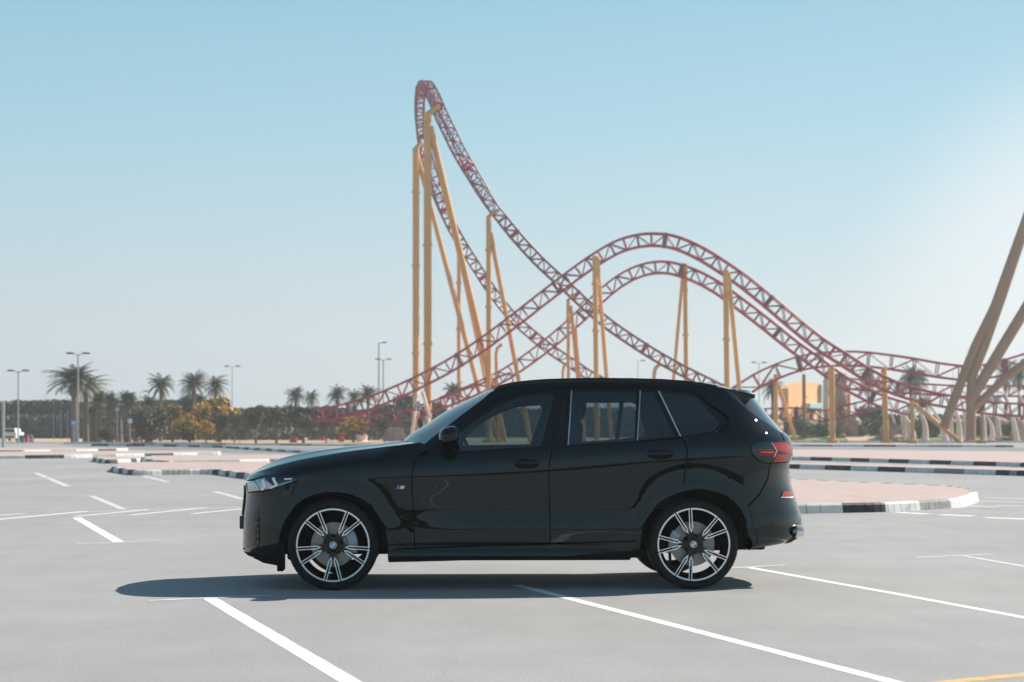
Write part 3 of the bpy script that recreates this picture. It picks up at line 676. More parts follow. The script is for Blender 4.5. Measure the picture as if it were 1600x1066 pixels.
for q, mm in (([(619, 764.2), (620.8, 764.2), (624, 759), (622.2, 759)], 'mblue'), ([(621, 764.2), (622.6, 764.2), (625.8, 759), (624.2, 759)], 'mnavy'), ([(622.8, 764.2), (624, 764.2), (627.2, 759), (626, 759)], 'mred'),
              ([(624.2, 764.2), (627.4, 759), (629, 759), (628.6, 762), (630.6, 759), (632.2, 759), (630.8, 764.2), (629.2, 764.2), (630, 761.4), (628, 764.2), (626.8, 764.2), (627.2, 761.4), (625.6, 764.2)], 'drl')):
    panel('side_badge', q, M[mm], off=.006, gap=0, rim=.004, step=.02, sm=False)
for c in ((387, 820), (1208.5, 820)):
    panel('parking_sensor', [(c[0]+1.7*cos(a*pi/4), c[1]+1.7*sin(a*pi/4)) for a in range(8)], M['gloss'], off=.005, gap=0, rim=.003, step=.02, sharp=60)
# diffuser and exhaust finishers
panel('rear_diffuser', [(1226, 849), (1243, 844.4), ('sz', 2.2, .36), ('sz', S_T, .36), ('sz', S_T, .44), ('sz', 2.2, .44), (1240, 836)], M['matt'], off=.004, gap=0, rim=.03, step=.03)
for sg in (-1, 1):
    b = MB(); q = [(.05, .0), (.075, .02), (.085, .10), (.07, .12), (-.05, .12), (-.085, .10), (-.08, .02), (-.04, 0)]
    b.lathe([(.03, 0), (.062, 0), (.066, .02), (.060, .10), (.05, .10), (.045, .02)], 20, 'x', (0, 0, 0))
    o = b.build('exhaust_tip', M['chrome'], car, smooth=40); ex_, ez_ = ray_local(1246, 831, .66); o.scale = (.62, 1.5, .85); o.location = (ex_-.004, sg*.56, ez_)
# edge fold lines on doors (lower character line) come from the surface itself

# ---- hood
def zf(x): return interp(ZFT, x)
HCP = [(378.9, 752), (379.5, 748), (384.4, 742.0), (397.5, 734.6), (416, 725.7), (438.8, 716.3), (463, 709.8), (500.7, 703.2), (547.5, 698.3), (590, 695), (630, 691.3), (660, 688)]
HCT = sorted([tuple(ray_local(a, b, .45)) for a, b in HCP])
N = 40; rows = []
s0 = s_of(*ray_local(655, 692, .8))+.02
xb = s0-.02
for i in range(N+1):
    u = i/N; s = s0+(S_N-s0)*(u**.9); z = zf(-9)
    x = s; 
    for _ in range(6): p = pt(s, zf(x)); x = p.x
    e = p; xc_ = s0-.30+(interp(XFT, .86)-(s0-.30))*u**.95 if u > 0 else s0-.30
    xc_ = s0-.26+(ZFT[0][0]-.0-(s0-.26))*min(1, u**.9)
    row = []
    for j in range(-16, 17):
        v = 1-abs(j)/16; sg = -1 if j < 0 else 1
        x_ = e.x+(xc_-e.x)*(1-(1-v)**2); y_ = abs(e.y)*(1-v)*sg
        zE = e.z; zC = interp(HCT, xc_); zz_ = zE+(max(zC, zE)+.0-zE)*(1-(1-v)**2.4)
        dome = .012*exp(-((1-v-.55)/.12)**2)*min(1, (1-u)*4)
        row.append((x_, y_, zz_+dome))
    rows.append(row)
b = MB(); b.grid(rows); hood = b.build('hood', M['paint'], car, smooth=True)
# ---- windscreen (front edge from the A posts, bowed forward)
APX = [(655, 697), (663, 692.8), (696, 667), (724.4, 645), (752.5, 624), (768.5, 611), (780, 606)]
WPX = [(618, 697), (628, 690), (640, 678.8), (658.8, 667.5), (696, 643), (724.4, 628), (752.5, 614), (767.5, 606.4), (785, 599.5)]
AP = [pt(*usz(a, b)) for a, b in APX]
APT = [(p.z, p.x) for p in AP]; APW = [(p.z, -p.y) for p in AP]
WCT = sorted([(z, x) for x, z in (ray_local(a, b, .30) for a, b in WPX)])
zlo, zhi = AP[0].z-.01, AP[-2].z+.012; rows = []
for i in range(25):
    z = zlo+(zhi-zlo)*i/24; xe, we, xc_ = interp(APT, z)+.014, interp(APW, z)-.004, interp(WCT, z)
    xc_ = min(xc_, xe-.02)
    rows.append([(xc_+(xe-xc_)*abs(u/12)**2.4, we*u/12, z+.0) for u in range(-12, 13)])
b = MB(); b.grid(rows); b.build('windscreen', M['wscreen'], car, smooth=True)
top_ws = rows[-1]
b = MB(); b.grid([[(x-.02, y, z-.02) for x, y, z in rows[0]], [(x-.10, y*1.0, z-.03) for x, y, z in rows[0]]]); b.build('scuttle_panel', M['matt'], car)
for y0, y1 in ((-.62, .0), (-.02, .58)):
    b = MB(); z_ = zlo+.03; q = []
    for k in range(9):
        y = y0+(y1-y0)*k/8; xe, xc_ = interp(APT, z_), interp(WCT, z_); q.append((xc_+(xe-xc_)*abs(y/.9)**2.2-.02, y, z_+.012))
    b.tube(q, .008, 6); b.build('wiper', M['matt'], car)
# ---- roof
RPX = [(768, 612), (790, 604.5), (827.5, 600.3), (865, 598.3), (940, 597.2), (1035, 598.6), (1091, 602), (1128.8, 605.8)]
RP = [pt(*usz(a, b)) for a, b in RPX]; RT = [(p.x, p.z) for p in RP]; RW = [(p.x, -p.y) for p in RP]
rows = [[(x, y, z) for x, y, z in top_ws]]
x0, x1 = RT[0][0], RT[-1][0]
for i in range(1, 31):
    x = x0+(x1-x0)*i/30; zc = .045*min(1, i/4)
    rows.append([(x, interp(RW, x)*.999*u/12, interp(RT, x)+zc*(1-abs(u/12)**2.2)) for u in range(-12, 13)])
b = MB(); b.grid(rows); b.build('roof', M['paint'], car, smooth=True)
last = rows[-1]
# spoiler: continues the roof line and overhangs the rear glass
sp = [pt(*usz(a, b)) for a, b in [(1129.5, 606), (1152, 608.8), (1172, 612.4)]]
sx = [p.x for p in sp]; X0 = last[0][0]; Z0 = last[0][2]; Wd = -last[0][1]
tipx, tipz = ray_local(1181.5, 617, .58)
rows2 = [last]
for t in (.35, .7, 1.0):
    rows2.append([(X0+(tipx-X0)*t-.02*abs(u/12)**3, (Wd-.05*t)*u/12, Z0+(tipz-Z0)*(t*.8+.2*t*t)+.045*(1-t*.75)*(1-abs(u/12)**2.2)) for u in range(-12, 13)])
rows2.append([(x-.005, y, z-.03) for x, y, z in rows2[-1]])
lowx, lowz = ray_local(1149, 624.5, .62)
rows2.append([(lowx+(x-tipx), y*1.03, lowz+(.03 if abs(y) < .5 else 0)) for x, y, z in rows2[-2]])
b = MB(); b.grid(rows2)
k = len(rows2[0])
for sd_ in (0, k-1):
    b.add([r[sd_] for r in rows2], [tuple(range(len(rows2)))])
spo = b.build('roof_spoiler', M['paint'], car, smooth=30)
# ---- roof rails
for sg in (-1, 1):
    rp = [(772, 608.5), (779, 603.6), (796, 599.4), (809, 597.3), (830, 595), (856, 593.2), (895, 592.0), (940, 591.6), (990, 592.1), (1035, 593.4), (1070, 595.8), (1100, 599.6), (1118, 603), (1127, 606)]
    pts = []
    for a, c in rp:
        x, z = ray_local(a, c, .645); pts.append((x, sg*.645, z-.006))
    b = MB(); prof = [(-.014, -.02), (-.016, .004), (-.008, .012), (.008, .012), (.016, .004), (.014, -.02)]
    rr = []
    for i, p in enumerate(pts):
        sc = .35 if i in (0, len(pts)-1) else 1
        rr.append([(p[0], p[1]+a, p[2]+c*sc) for a, c in prof])
    b.grid(rr); b.build('roof_rail', M['gloss'], car, smooth=50)
# ---- mirrors
for sg in (-1, 1):
    b = MB(); cxm, czm = ray_local(700.5, 686.5, 1.05); n1, n2 = 14, 20
    rows = []
    for i in range(n1+1):
        ph = -pi/2+pi*i/n1; r = cos(ph)**.55 if abs(cos(ph)) > 1e-6 else 0
        row = []
        for j in range(n2+1):
            a = 2*pi*j/n2; ca, sa = cos(a), sin(a)
            px_ = .088*(abs(ca)**.7)*(1 if ca > 0 else -1)*r; pz_ = .088*(abs(sa)**.75)*(1 if sa > 0 else -1)*r
            if ca < 0: px_ *= .9
            if sa < 0: pz_ *= .72
            row.append((cxm+px_*(1 if ca > 0 else 1)+.012*sin(ph), sg*(1.03+.105*sin(ph)), czm+.018+pz_+.02*px_/.088))
        rows.append(row)
    b.grid(rows); mo = b.build('door_mirror', M['paint'], car, smooth=True)
    b = MB(); rows = []
    for i in range(7):
        t = i/6; row = []
        for j in range(13):
            a = 2*pi*j/12; row.append((cxm+.004+(.068-.012*t)*cos(a), sg*(.90+.20*t), czm-.058+.028*sin(a)-(.012 if t < .3 else 0)))
        rows.append(row)
    b.grid(rows); b.build('mirror_arm', M['gloss'], mo, smooth=True)
    b = MB(); b.lathe([(.0, 0), (.07, 0), (.076, .004)], 20, 'x', (0, 0, 0)); g_ = b.build('mirror_glass', M['chrome'], mo, smooth=True); g_.location = (cxm+.083, sg*1.03, czm+.02); g_.scale = (1, 1.15, .85)
    panel('mirror_foot', [(694, 702), (716, 702.5), (714, 690), (707, 688), (700, 696)], M['gloss'], off=.004, gap=0, rim=.02, step=.02) if sg < 0 else None
# ---- door handles
for i, (c, dr) in enumerate(((823, 724.8), fdoor), ((1031.3, 710.3), rdoor)) if False else enumerate([((823, 725), fdoor), ((1031.3, 710.5), rdoor)]):
    cx_, cy_ = c
    panel('handle_cup', [(cx_+20.5*cos(a*pi/8)*(1 if abs(cos(a*pi/8)) < .99 else 1.03), cy_+8*sin(a*pi/8)) for a in range(16)], M['matt'], off=.0008, gap=0, rim=0, step=.012, parent=dr, sharp=70)
    for sg, d in ((-1, dr[0]), (1, dr[1])):
        b = MB(); rows = []
        for k in range(15):
            t = k/14; px_ = cx_-21+42*t; q = pt(*usz(px_, cy_-1.5-1.2*sin(pi*t))); h = .021*sin(pi*min(max(t, .06), .94))**.5; dd = .034*sin(pi*min(max(t, .03), .97))**.45
            rows.append([(q.x, -sg*(q.y+.012-dd-.012+ (0.0 if abs(sin(a)) < .99 else 0))*1.0 if False else sg*(abs(q.y)-.010+dd*(.55+.45*cos(a))), q.z+h*sin(a)) for a in [2*pi*j/12 for j in range(13)]])
        b.grid(rows); b.build('door_handle', M['paint'], d, smooth=True)
# ---- inner shell behind the panels
shell = [('sz', -2.0, .42), (386, 800), (387, 764), (392, 750), (438.8, 731), (547.5, 710), (640, 699), (664, 706), (771, 708), (863, 702), (960, 697), (1065, 688), (1128, 676), (1190, 680), (1225, 700), (1225, 800), (1215, 838), (1180, 850), (1172, 850), (1171, 826), (1165, 800), (1152, 780), (1128, 766), (1091, 760), (1055, 764), (1030, 780), (1010, 803), (1000, 828), (997, 862), (884, 866), (715, 870), (612, 872), (608, 840), (602, 815), (588, 790), (562, 770), (519, 762), (480, 770), (455, 788), (440, 810), (434, 840), (434, 862), (400, 860), (386, 850)]
panel('inner_shell', shell, M['matt'], off=-.035, gap=0, rim=0, step=.05, sm=False)
I1 = [(722, 694), (842, 692), (862, 632), (857, 622), (820, 625), (790, 634), (760, 650), (738, 668), (728, 678)]
I2 = [(897, 691), (1045, 681), (1034, 648), (1022, 622), (1014, 618), (906, 618), (899, 626)]
I4 = [(1075, 673), (1105, 668), (1112, 658), (1085, 630), (1052, 628)]
panel('cabin_lining', [(690, 706), (711, 684), (735, 650), (775, 618), (830, 602), (860, 598), (940, 595), (1035, 597), (1085, 604), (1134, 652), (1128, 676), (1065, 688), (863, 703)], M['seat'], off=-.075, gap=0, holes=[I1, I2], rim=.02, step=.04)
b = MB(); b.grid([[(x, y, 1.655-.02*abs(y)-.06*abs(x-.4)**2*.3) for y in (-.60, -.3, 0, .3, .60)] for x in (0, .2, .5, .9, 1.3, 1.7)]); b.build('headliner', M['seat'], car)
# ---- wheel housings and underbody
for wx, arch in ((-1.4875, ARF_IN), (1.4875, ARR_IN)):
    for sg in (-1, 1):
        b = MB(); q = [pt(*usz(a, c)) for a, c in arch]
        out_r = [(p.x, sg*(abs(p.y)-.012), p.z) for p in q]; in_r = [(p.x, sg*.60, p.z+.01) for p in q]
        out_r[0] = (out_r[0][0], out_r[0][1], .26); in_r[0] = (in_r[0][0], in_r[0][1], .26)
        b.grid([out_r, in_r]); c = Vector((wx, sg*.60, .33))
        b.add([(p[0], p[1], p[2]) for p in in_r if p[2] > .40], [tuple(range(len([p for p in in_r if p[2] > .40])))])
        b.build('wheel_housing', M['liner'], car)
b = MB()
b.box(-.98, .98, -.86, .86, .235, .50); b.box(-2.15, -.98, -.56, .56, .27, .62); b.box(.98, 2.15, -.56, .56, .30, .62)
b.box(-1.9, -1.55, -.50, .50, .22, .30); b.box(-2.08, -1.96, -.55, .55, .28, .55); b.box(2.0, 2.12, -.60, .60, .42, .62)
b.box(-.3, .9, -.15, .15, .20, .24); b.box(1.0, 1.9, .3, .5, .24, .32); b.build('underbody', M['matt'], car, bevel=.02)
b = MB(); b.box(-.9, .95, -.88, .88, .5, .56); b.build('cabin_floor', M['seat'], car)
# ---- cabin
def seat(x, y, name='front_seat'):
    b = MB()
    def pad(c, sz, rot=0, n=3.2):
        rows = []
        for i in range(9):
            ph = -pi/2+pi*i/8; row = []
            for j in range(17):
                a = 2*pi*j/16; f = lambda v: abs(v)**(2/n)*(1 if v > 0 else -1)
                v = Vector((f(cos(ph))*f(cos(a))*sz[0] if abs(cos(ph)) > 1e-6 else 0, f(cos(ph))*f(sin(a))*sz[1] if abs(cos(ph)) > 1e-6 else 0, f(sin(ph))*sz[2]))
                v = Matrix.Rotation(rot, 3, 'Y') @ v; row.append(tuple(v+Vector(c)))
            rows.append(row)
        b.grid(rows)
    pad((x, y, .74), (.27, .26, .10)); pad((x+.29, y, 1.06), (.085, .26, .36), radians(14)); pad((x+.40, y, 1.50), (.055, .14, .10), radians(8))
    b.tube([(x+.38, y-.05, 1.36), (x+.40, y-.05, 1.46)], .008, 6); b.tube([(x+.38, y+.05, 1.36), (x+.40, y+.05, 1.46)], .008, 6)
    return b.build(name, M['seat'], car, smooth=True)
for y in (-.40, .40): seat(.18, y)
for y in (-.42, .42): seat(1.16, y, 'rear_seat')
b = MB(); b.box(-1.12, -.62, -.80, .80, .80, 1.06); b.box(-1.05, -.55, -.30, -.55, 1.04, 1.12); b.box(-.6, .2, -.12, .12, .6, .92); b.build('dashboard', M['seat'], car, bevel=.05)
b = MB()
Mx = Matrix.Translation((-.34, -.40, 1.10)) @ Matrix.Rotation(radians(-25), 4, 'Y')
b.tube([tuple(Mx @ Vector((0, .185*cos(a), .185*sin(a)))) for a in [2*pi*k/28 for k in range(29)]], .015, 8, caps=False)
b.tube([tuple(Mx @ Vector((0, -.17, 0))), tuple(Mx @ Vector((0, .17, 0)))], .02, 6); b.tube([tuple(Mx @ Vector((0, 0, -.17))), tuple(Mx @ Vector((0, 0, .03)))], .02, 6)
b.tube([tuple(Mx @ Vector((0, 0, 0))), (-.62, -.40, .98)], .035, 8)
b.build('steering_wheel', M['seat'], car, smooth=60)
b = MB(); b.box(-.33, -.29, -.12, .12, 1.46, 1.53); b.build('rear_view_mirror', M['black'], car, bevel=.01)

# ---- wheels
def wheel(x, phase, sg):
    we = empty('wheel', (x, sg*.84, .372), 0, car)
    if sg > 0: we.rotation_euler = (0, 0, pi)
    R_ = .372
    b = MB()   # tyre, axis y; outer face towards -y
    prof = [(.296, -.118), (.300, -.126), (.318, -.134), (.340, -.1365), (.352, -.1345), (.360, -.126), (.366, -.112), (.371, -.09), (.3725, -.05), (.3728, 0), (.3725, .05), (.371, .09), (.362, .122), (.345, .134), (.315, .13), (.293, .115)]
    b.lathe(prof, 96, 'y')
    # raised bead and shoulder blocks
    b.lathe([(.312, -.1315), (.313, -.1345), (.316, -.1345), (.317, -.133)], 96, 'y')
    for k in range(90):
        a = 2*pi*k/90; Mr = Matrix.Rotation(a, 4, 'Y')
        b.box(.352, .3708, -.1165, -.088, -.0085, .0085, 0, Mr)
    for y in (-.06, -.02, .02, .06): pass
    b.build('tyre', M['tyre'], we, smooth=35)
    b = MB()   # barrel and lip
    b.lathe([(.296, -.120), (.296, -.128), (.2905, -.130), (.2880, -.124), (.282, -.105), (.276, -.06), (.262, -.02), (.255, .06), (.280, .10), (.292, .118), (.284, .118), (.272, .10), (.250, .06), (.257, -.02), (.270, -.06), (.277, -.105), (.282, -.118)], 80, 'y')
    NP = 5; hb = .052
    def arm_pts(a0, r0, r1, w0, w1, y0, y1, dep):
        d = Vector((cos(a0), 0, sin(a0))); t = Vector((-sin(a0), 0, cos(a0)))
        vs = []
        for r, w_, y in ((r0, w0, y0), (r1, w1, y1)):
            for sy in (0, dep):
                for s_ in (-1, 1): vs.append(d*r+t*(w_*s_*(.75 if sy else 1))+Vector((0, y+sy, 0)))
        return vs, [(0, 1, 3, 2), (4, 6, 7, 5), (0, 4, 5, 1), (2, 3, 7, 6), (0, 2, 6, 4), (1, 5, 7, 3)]
    def beam(p0, p1, w0, w1, dep):
        p0, p1 = Vector(p0), Vector(p1); d = (p1-p0); d.y = 0; d.normalize(); t = Vector((-d.z, 0, d.x)); vs = []
        for p, w_ in ((p0, w0), (p1, w1)):
            for sy in (0, dep):
                for s_ in (-1, 1): vs.append(p+t*(w_*s_*(.7 if sy else 1))+Vector((0, sy, 0)))
        b.add(vs, [(0, 1, 3, 2), (4, 6, 7, 5), (0, 4, 5, 1), (2, 3, 7, 6), (0, 2, 6, 4), (1, 5, 7, 3)])
    mb = MB()
    def flat(poly, y):                       # thin machined face, poly in (x,z)
        n = len(poly); vs = [(p[0], y-.0025, p[1]) for p in poly]+[(p[0], y, p[1]) for p in poly]
        mb.add(vs, [tuple(range(n)), tuple(range(2*n-1, n-1, -1))]+[(i, i+n, (i+1) % n+n, (i+1) % n) for i in range(n)])
    def yface(r): return -.100-.024*(r/.29)**1.5
    for k in range(NP):
        a = phase+2*pi*k/NP
        # root from the hub to where the pair splits
        for sgn in (-1, 1):
            aR = a+sgn*radians(12.4); aI = a+sgn*radians(8.8)
            rin, rr = .120, .292
            pin = Vector((rin*cos(aI), yface(rin), rin*sin(aI))); pr = Vector((rr*cos(aR), yface(rr), rr*sin(aR)))
            root = Vector((.035*cos(a+sgn*.25), -.098, .035*sin(a+sgn*.25)))
            beam(root, pin, .0155, .0135, .045); beam(pin, pr, .0165, .0150, .03)
            d = (pr-pin); L = d.length; d.normalize(); t = Vector((-d.z, 0, d.x)).normalized()
            if t.dot(Vector((cos(a), 0, sin(a)))) > 0 and False: t = -t
            q = lambda u, v: (pin.x+d.x*u*L+t.x*v, pin.z+d.z*u*L+t.z*v)
            ysurf = lambda: yface(.2)-.004
            # outer and inner white edge of the arm, joined in a pointed tip
            for e in (-1, 1):
                nseg = 6
                for s_ in range(nseg):
                    u0, u1 = .10+.90*s_/nseg, .10+.90*(s_+1)/nseg
                    w_o0 = .0148+(.0022 if u0 < .3 else 0); w_o1 = .0148+(.0022 if u1 < .3 else 0)
                    th0 = .0078 if e*sgn > 0 else .0068; th1 = th0
                    if u0 < .26: th0 = .0115
                    if u1 < .26: th1 = .0115
                    r0 = (pin+d*u0*L).length; r1 = (pin+d*u1*L).length
                    P0, P1 = q(u0, e*w_o0), q(u1, e*w_o1); P2, P3 = q(u1, e*(w_o1-th1)), q(u0, e*(w_o0-th0))
                    ya, yb = yface(r0)-.003, yface(r1)-.003
                    mb.add([(P0[0], ya, P0[1]), (P1[0], yb, P1[1]), (P2[0], yb, P2[1]), (P3[0], ya, P3[1])], [(0, 1, 2, 3)])
            P = [q(.10, .0170), q(.10, .0070), q(.0, .0), q(.10, -.0070), q(.10, -.0170), q(-.14, -.001)]
            ya = yface(rin)-.003
            mb.add([(p[0], ya, p[1]) for p in P], [(0, 1, 2, 5), (2, 3, 4, 5)])
    # white outer ring, broken at each arm
    for k in range(NP):
        a = phase+2*pi*k/NP
        for a0, a1 in ((a-radians(12.4)+.048-.048, a+radians(12.4)), (a+radians(12.4), a+2*pi/NP-radians(12.4))):
            a0 += .012; a1 -= .012; n = 10
            for j in range(n):
                u0, u1 = a0+(a1-a0)*j/n, a0+(a1-a0)*(j+1)/n
                mb.add([(r*cos(u), -.1315, r*sin(u)) for r, u in ((.2885, u0), (.3020, u0), (.3020, u1), (.2885, u1))], [(0, 1, 2, 3)])
    b.lathe([(.300, -.131), (.300, -.10), (.288, -.10), (.288, -.131)], 80, 'y', close=True)
    # hub
    b.lathe([(.0, -.112), (.034, -.112), (.040, -.106), (.060, -.102), (.066, -.09), (.066, -.05), (0, -.05)], 40, 'y')
    for k in range(5):
        a = phase+2*pi*k/5+pi/5; b.lathe([(0, -.098), (.010, -.098), (.011, -.08)], 6, 'y', (.056*cos(a), -.008, .056*sin(a)))
    b.build('rim', M['rimblack'], we, smooth=30)
    mb.build('machined_face', M['rimcut'], we)
    # cap badge: ring and four quarters
    cb = MB()
    cb.lathe([(.0265, -.1135), (.0265, -.1155), (.0295, -.1155), (.0295, -.112)], 32, 'y', mi=0)
    for k in range(4):
        n = 8; vs = [(0, -.1150, 0)]+[(.021*cos(pi/2*(k+j/n)), -.1150, .021*sin(pi/2*(k+j/n))) for j in range(n+1)]
        cb.add(vs, [(0, j+1, j+2) for j in range(n)], 1 if k % 2 else 2)
    n = 32; cb.add([(.0285*cos(2*pi*j/n), -.1142, .0285*sin(2*pi*j/n)) for j in range(n)], [tuple(range(n))], 3)
    cb.build('wheel_cap', [M['chrome'], M['mblue'], M['drl'], M['lampdark']], we)
    b = MB(); b.lathe([(.0, -.02), (.085, -.02), (.09, -.035), (.184, -.035), (.186, -.03), (.186, -.008), (.184, -.003), (.05, -.003)], 56, 'y'); b.build('brake_disc', M['disc'], we, smooth=30)
    b = MB()
    aa = radians(8) if x < 0 else radians(172)
    n = 10; rows = []
    for j in range(n+1):
        u = aa-.48+.96*j/n; rows.append([(r*cos(u), y, r*sin(u)) for r, y in ((.120, -.045), (.125, -.068), (.175, -.072), (.200, -.062), (.203, -.02))])
    b.grid(rows); b.add([(p[0], p[1], p[2]) for p in rows[0]], [(0, 1, 2, 3, 4)]); b.add(rows[-1], [(0, 1, 2, 3, 4)])
    b.build('brake_caliper', M['caliper'], we, smooth=40)
    b = MB(); b.lathe([(0, -.02), (.075, -.02), (.085, .03), (.05, .20), (0, .20)], 20, 'y'); b.lathe([(0, -.050), (.074, -.050), (.080, -.040), (.080, -.02), (0, -.02)], 32, 'y'); b.build('hub_carrier', M['matt'], we, smooth=40)
    return we
for sg in (-1, 1):
    wheel(-1.4875, radians(270), sg); wheel(1.4875, radians(180), sg)
for x_ in (-1.4875, 1.4875):
    b = MB(); b.tube([(x_, -.7, .36), (x_, .7, .36)], .032, 8); b.build('axle', M['matt'], car)

# ================================================================== ROLLER COASTER
def catmull(P, step):
    out_ = []; P = [P[0]*2-P[1]]+P+[P[-1]*2-P[-2]]
    for i in range(1, len(P)-2):
        p0, p1, p2, p3 = P[i-1:i+3]; k = max(1, int((p2-p1).length/step))
        for j in range(k):
            t = j/k; out_.append(.5*((2*p1)+(p2-p0)*t+(2*p0-5*p1+4*p2-p3)*t*t+(3*p1-p0-3*p2+p3)*t**3))
    out_.append(P[-2]); return out_
def track(px, label, tie=1.15, hh=.52, side=1, mats=('red', 'purple'), gauge=.55, tilt=0):
    P = [at(x, y, Y) for x, y, Y in px]; C = catmull(P, .45)
    # equal arc length resampling
    L = [0]
    for i in range(1, len(C)): L.append(L[-1]+(C[i]-C[i-1]).length)
    n = max(4, int(L[-1]/tie)); Q = []; k = 0
    for i in range(n*2+1):
        d = L[-1]*i/(n*2)
        while k < len(L)-2 and L[k+1] < d: k += 1
        t = (d-L[k])/max(1e-6, L[k+1]-L[k]); Q.append(C[k].lerp(C[k+1], min(1, t)))
    T = [(Q[min(i+1, len(Q)-1)]-Q[max(i-1, 0)]).normalized() for i in range(len(Q))]
    fr = []; pn = None
    for i, t in enumerate(T):
        side_v = Vector((0, 1, 0)) if pn is None else pn
        b_ = side_v-t*side_v.dot(t)
        b_ = b_.normalized() if b_.length > .05 else pn
        # ease back to level crossways
        lvl = t.cross(Vector((0, 0, 1)))
        if lvl.length > .3:
            lvl.normalize(); lvl = lvl if lvl.dot(b_) > 0 else -lvl; b_ = (b_*.8+lvl*.2).normalized()
        pn = b_; u = b_.cross(t); 
        if i == 0 and u.z < 0: pn = b_ = -b_; u = -u
        fr.append((b_, u))
    root = empty('coaster_track', tuple(Q[0])); tag(root, label, 'coaster track', 'roller coaster tracks')
    O = Q[0]
    def off(i, a, c): return Q[i]+fr[i][0]*a+fr[i][1]*c-O
    for a in (-gauge, gauge):
        b = MB(); b.tube([off(i, a, hh) for i in range(len(Q))], .085, 6); b.build('rail', M[mats[0]], root, smooth=True)
    b = MB()
    for a in (-gauge*.75, gauge*.75): b.tube([off(i, a, -hh) for i in range(len(Q))], .105, 6)
    for i in range(0, len(Q), 2):
        g = gauge*.75; r = .06; mi = 1 if (i//2) % 2 else 0; heavy = (i//2) % 9 == 4
        if heavy: r = .17; mi = 1
        for a, c in ((-gauge, -g), (gauge, g)):
            b.tube([off(i, a, hh), off(i, c, -hh)], r, 4, mi, caps=False)
            if i+2 < len(Q):
                if (i//2) % 2: b.tube([off(i, a, hh), off(i+2, c, -hh)], .045, 4, mi, caps=False)
                else: b.tube([off(i+2, a, hh), off(i, c, -hh)], .045, 4, mi, caps=False)
        b.tube([off(i, -gauge, hh), off(i, gauge, hh)], r, 4, mi, caps=False); b.tube([off(i, -g, -hh), off(i, g, -hh)], r, 4, mi, caps=False)
        if i+2 < len(Q): b.tube([off(i, -g, -hh), off(i+2, g, -hh)], .05, 4, mi, caps=False)
    b.build('lattice', [M[mats[0]], M[mats[1]]], root)
    return root

A_ = [(1180, 636, 172), (1110, 601, 172), (1070, 581, 172), (1030, 559, 172), (990, 534, 172), (950, 506, 172), (915, 476, 172), (880, 443, 172), (845, 411, 172), (815, 379, 172), (790, 349, 172), (765, 316, 172.3), (740, 276, 173), (718, 239, 174), (703, 209, 175), (688, 178, 176.5), (677, 152, 178.5), (669, 138, 180), (664, 134, 181.5), (660, 139, 183), (657, 151, 185), (656, 176, 187), (657, 200, 190), (663, 232, 191), (672, 268, 192), (683, 300, 192), (700, 341, 192), (720, 378, 192), (745, 418, 192), (770, 456, 192), (800, 494, 192), (835, 526, 192), (862, 547, 192), (892, 567, 192), (925, 589, 192), (970, 612, 192)]
track(A_, 'tallest red lattice track, rising to the steep peak and down both sides', tie=.85, hh=.44, gauge=.44, mats=('purple', 'red'))
B_ = [(462, 651, 166), (500, 648, 166), (540, 641, 166), (580, 629, 166), (615, 615, 166), (650, 599, 166), (700, 573, 166), (750, 541, 166), (800, 504, 166), (850, 465, 166), (900, 427, 166), (935, 403, 166), (970, 384, 166), (1010, 375, 166), (1050, 378, 166), (1088, 393, 166), (1122, 413, 166), (1160, 439, 166), (1200, 471, 166), (1240, 505, 166), (1280, 537, 166), (1320, 563, 166), (1360, 588, 166), (1400, 607, 166), (1440, 619, 166), (1490, 629, 166), (1540, 637, 166), (1600, 641, 166), (1660, 642, 166)]
track(B_, 'long red lattice track with the higher rounded hump above the car roof')
C_ = [(690, 630, 178), (720, 618, 178), (752, 604, 178), (790, 585, 178), (830, 558, 178), (870, 527, 178), (905, 496, 178), (940, 462, 178), (972, 437, 178), (1005, 422, 178), (1040, 418, 178), (1078, 428, 178), (1118, 448, 178), (1160, 478, 178), (1200, 509, 178), (1240, 541, 178), (1275, 566, 178), (1310, 592, 178), (1345, 612, 178), (1380, 628, 178), (1420, 640, 178)]
track(C_, 'red lattice track with the lower rounded hump, beneath the higher one')
track([(1120, 632, 172), (1150, 616, 172), (1185, 594, 172), (1220, 578, 172), (1258, 566, 172), (1300, 561, 172), (1345, 561, 172), (1390, 566, 172), (1430, 572, 172), (1470, 579, 172), (1510, 583, 172), (1550, 579, 172), (1590, 568, 172), (1640, 552, 172)], 'red lattice track forming the low wide hump at the right of the ride', tie=2.0, hh=.62)
track([(1290, 590, 196), (1330, 600, 196), (1380, 604, 196), (1440, 608, 196), (1500, 611, 196), (1560, 611, 196), (1660, 612, 196)], 'straight low red track running behind the slanted giant supports', tie=1.8)
track([(1150, 655, 186), (1190, 648, 186), (1240, 646, 186), (1290, 650, 186), (1330, 640, 186), (1360, 634, 186)], 'short low red track passing in front of the orange building', tie=1.4)
track([(560, 656, 174), (600, 654, 174), (640, 647, 174), (680, 634, 174), (720, 619, 174), (760, 605, 174), (800, 590, 174)], 'low red track just above the yellow shrub and bonnet', tie=1.5, hh=.45, mats=('red', 'red'))
track([(396, 645, 184), (430, 646, 184), (470, 648, 184), (520, 652, 184), (570, 657, 184)], 'far low end of the red track among the dark trees', tie=1.4, hh=.4)

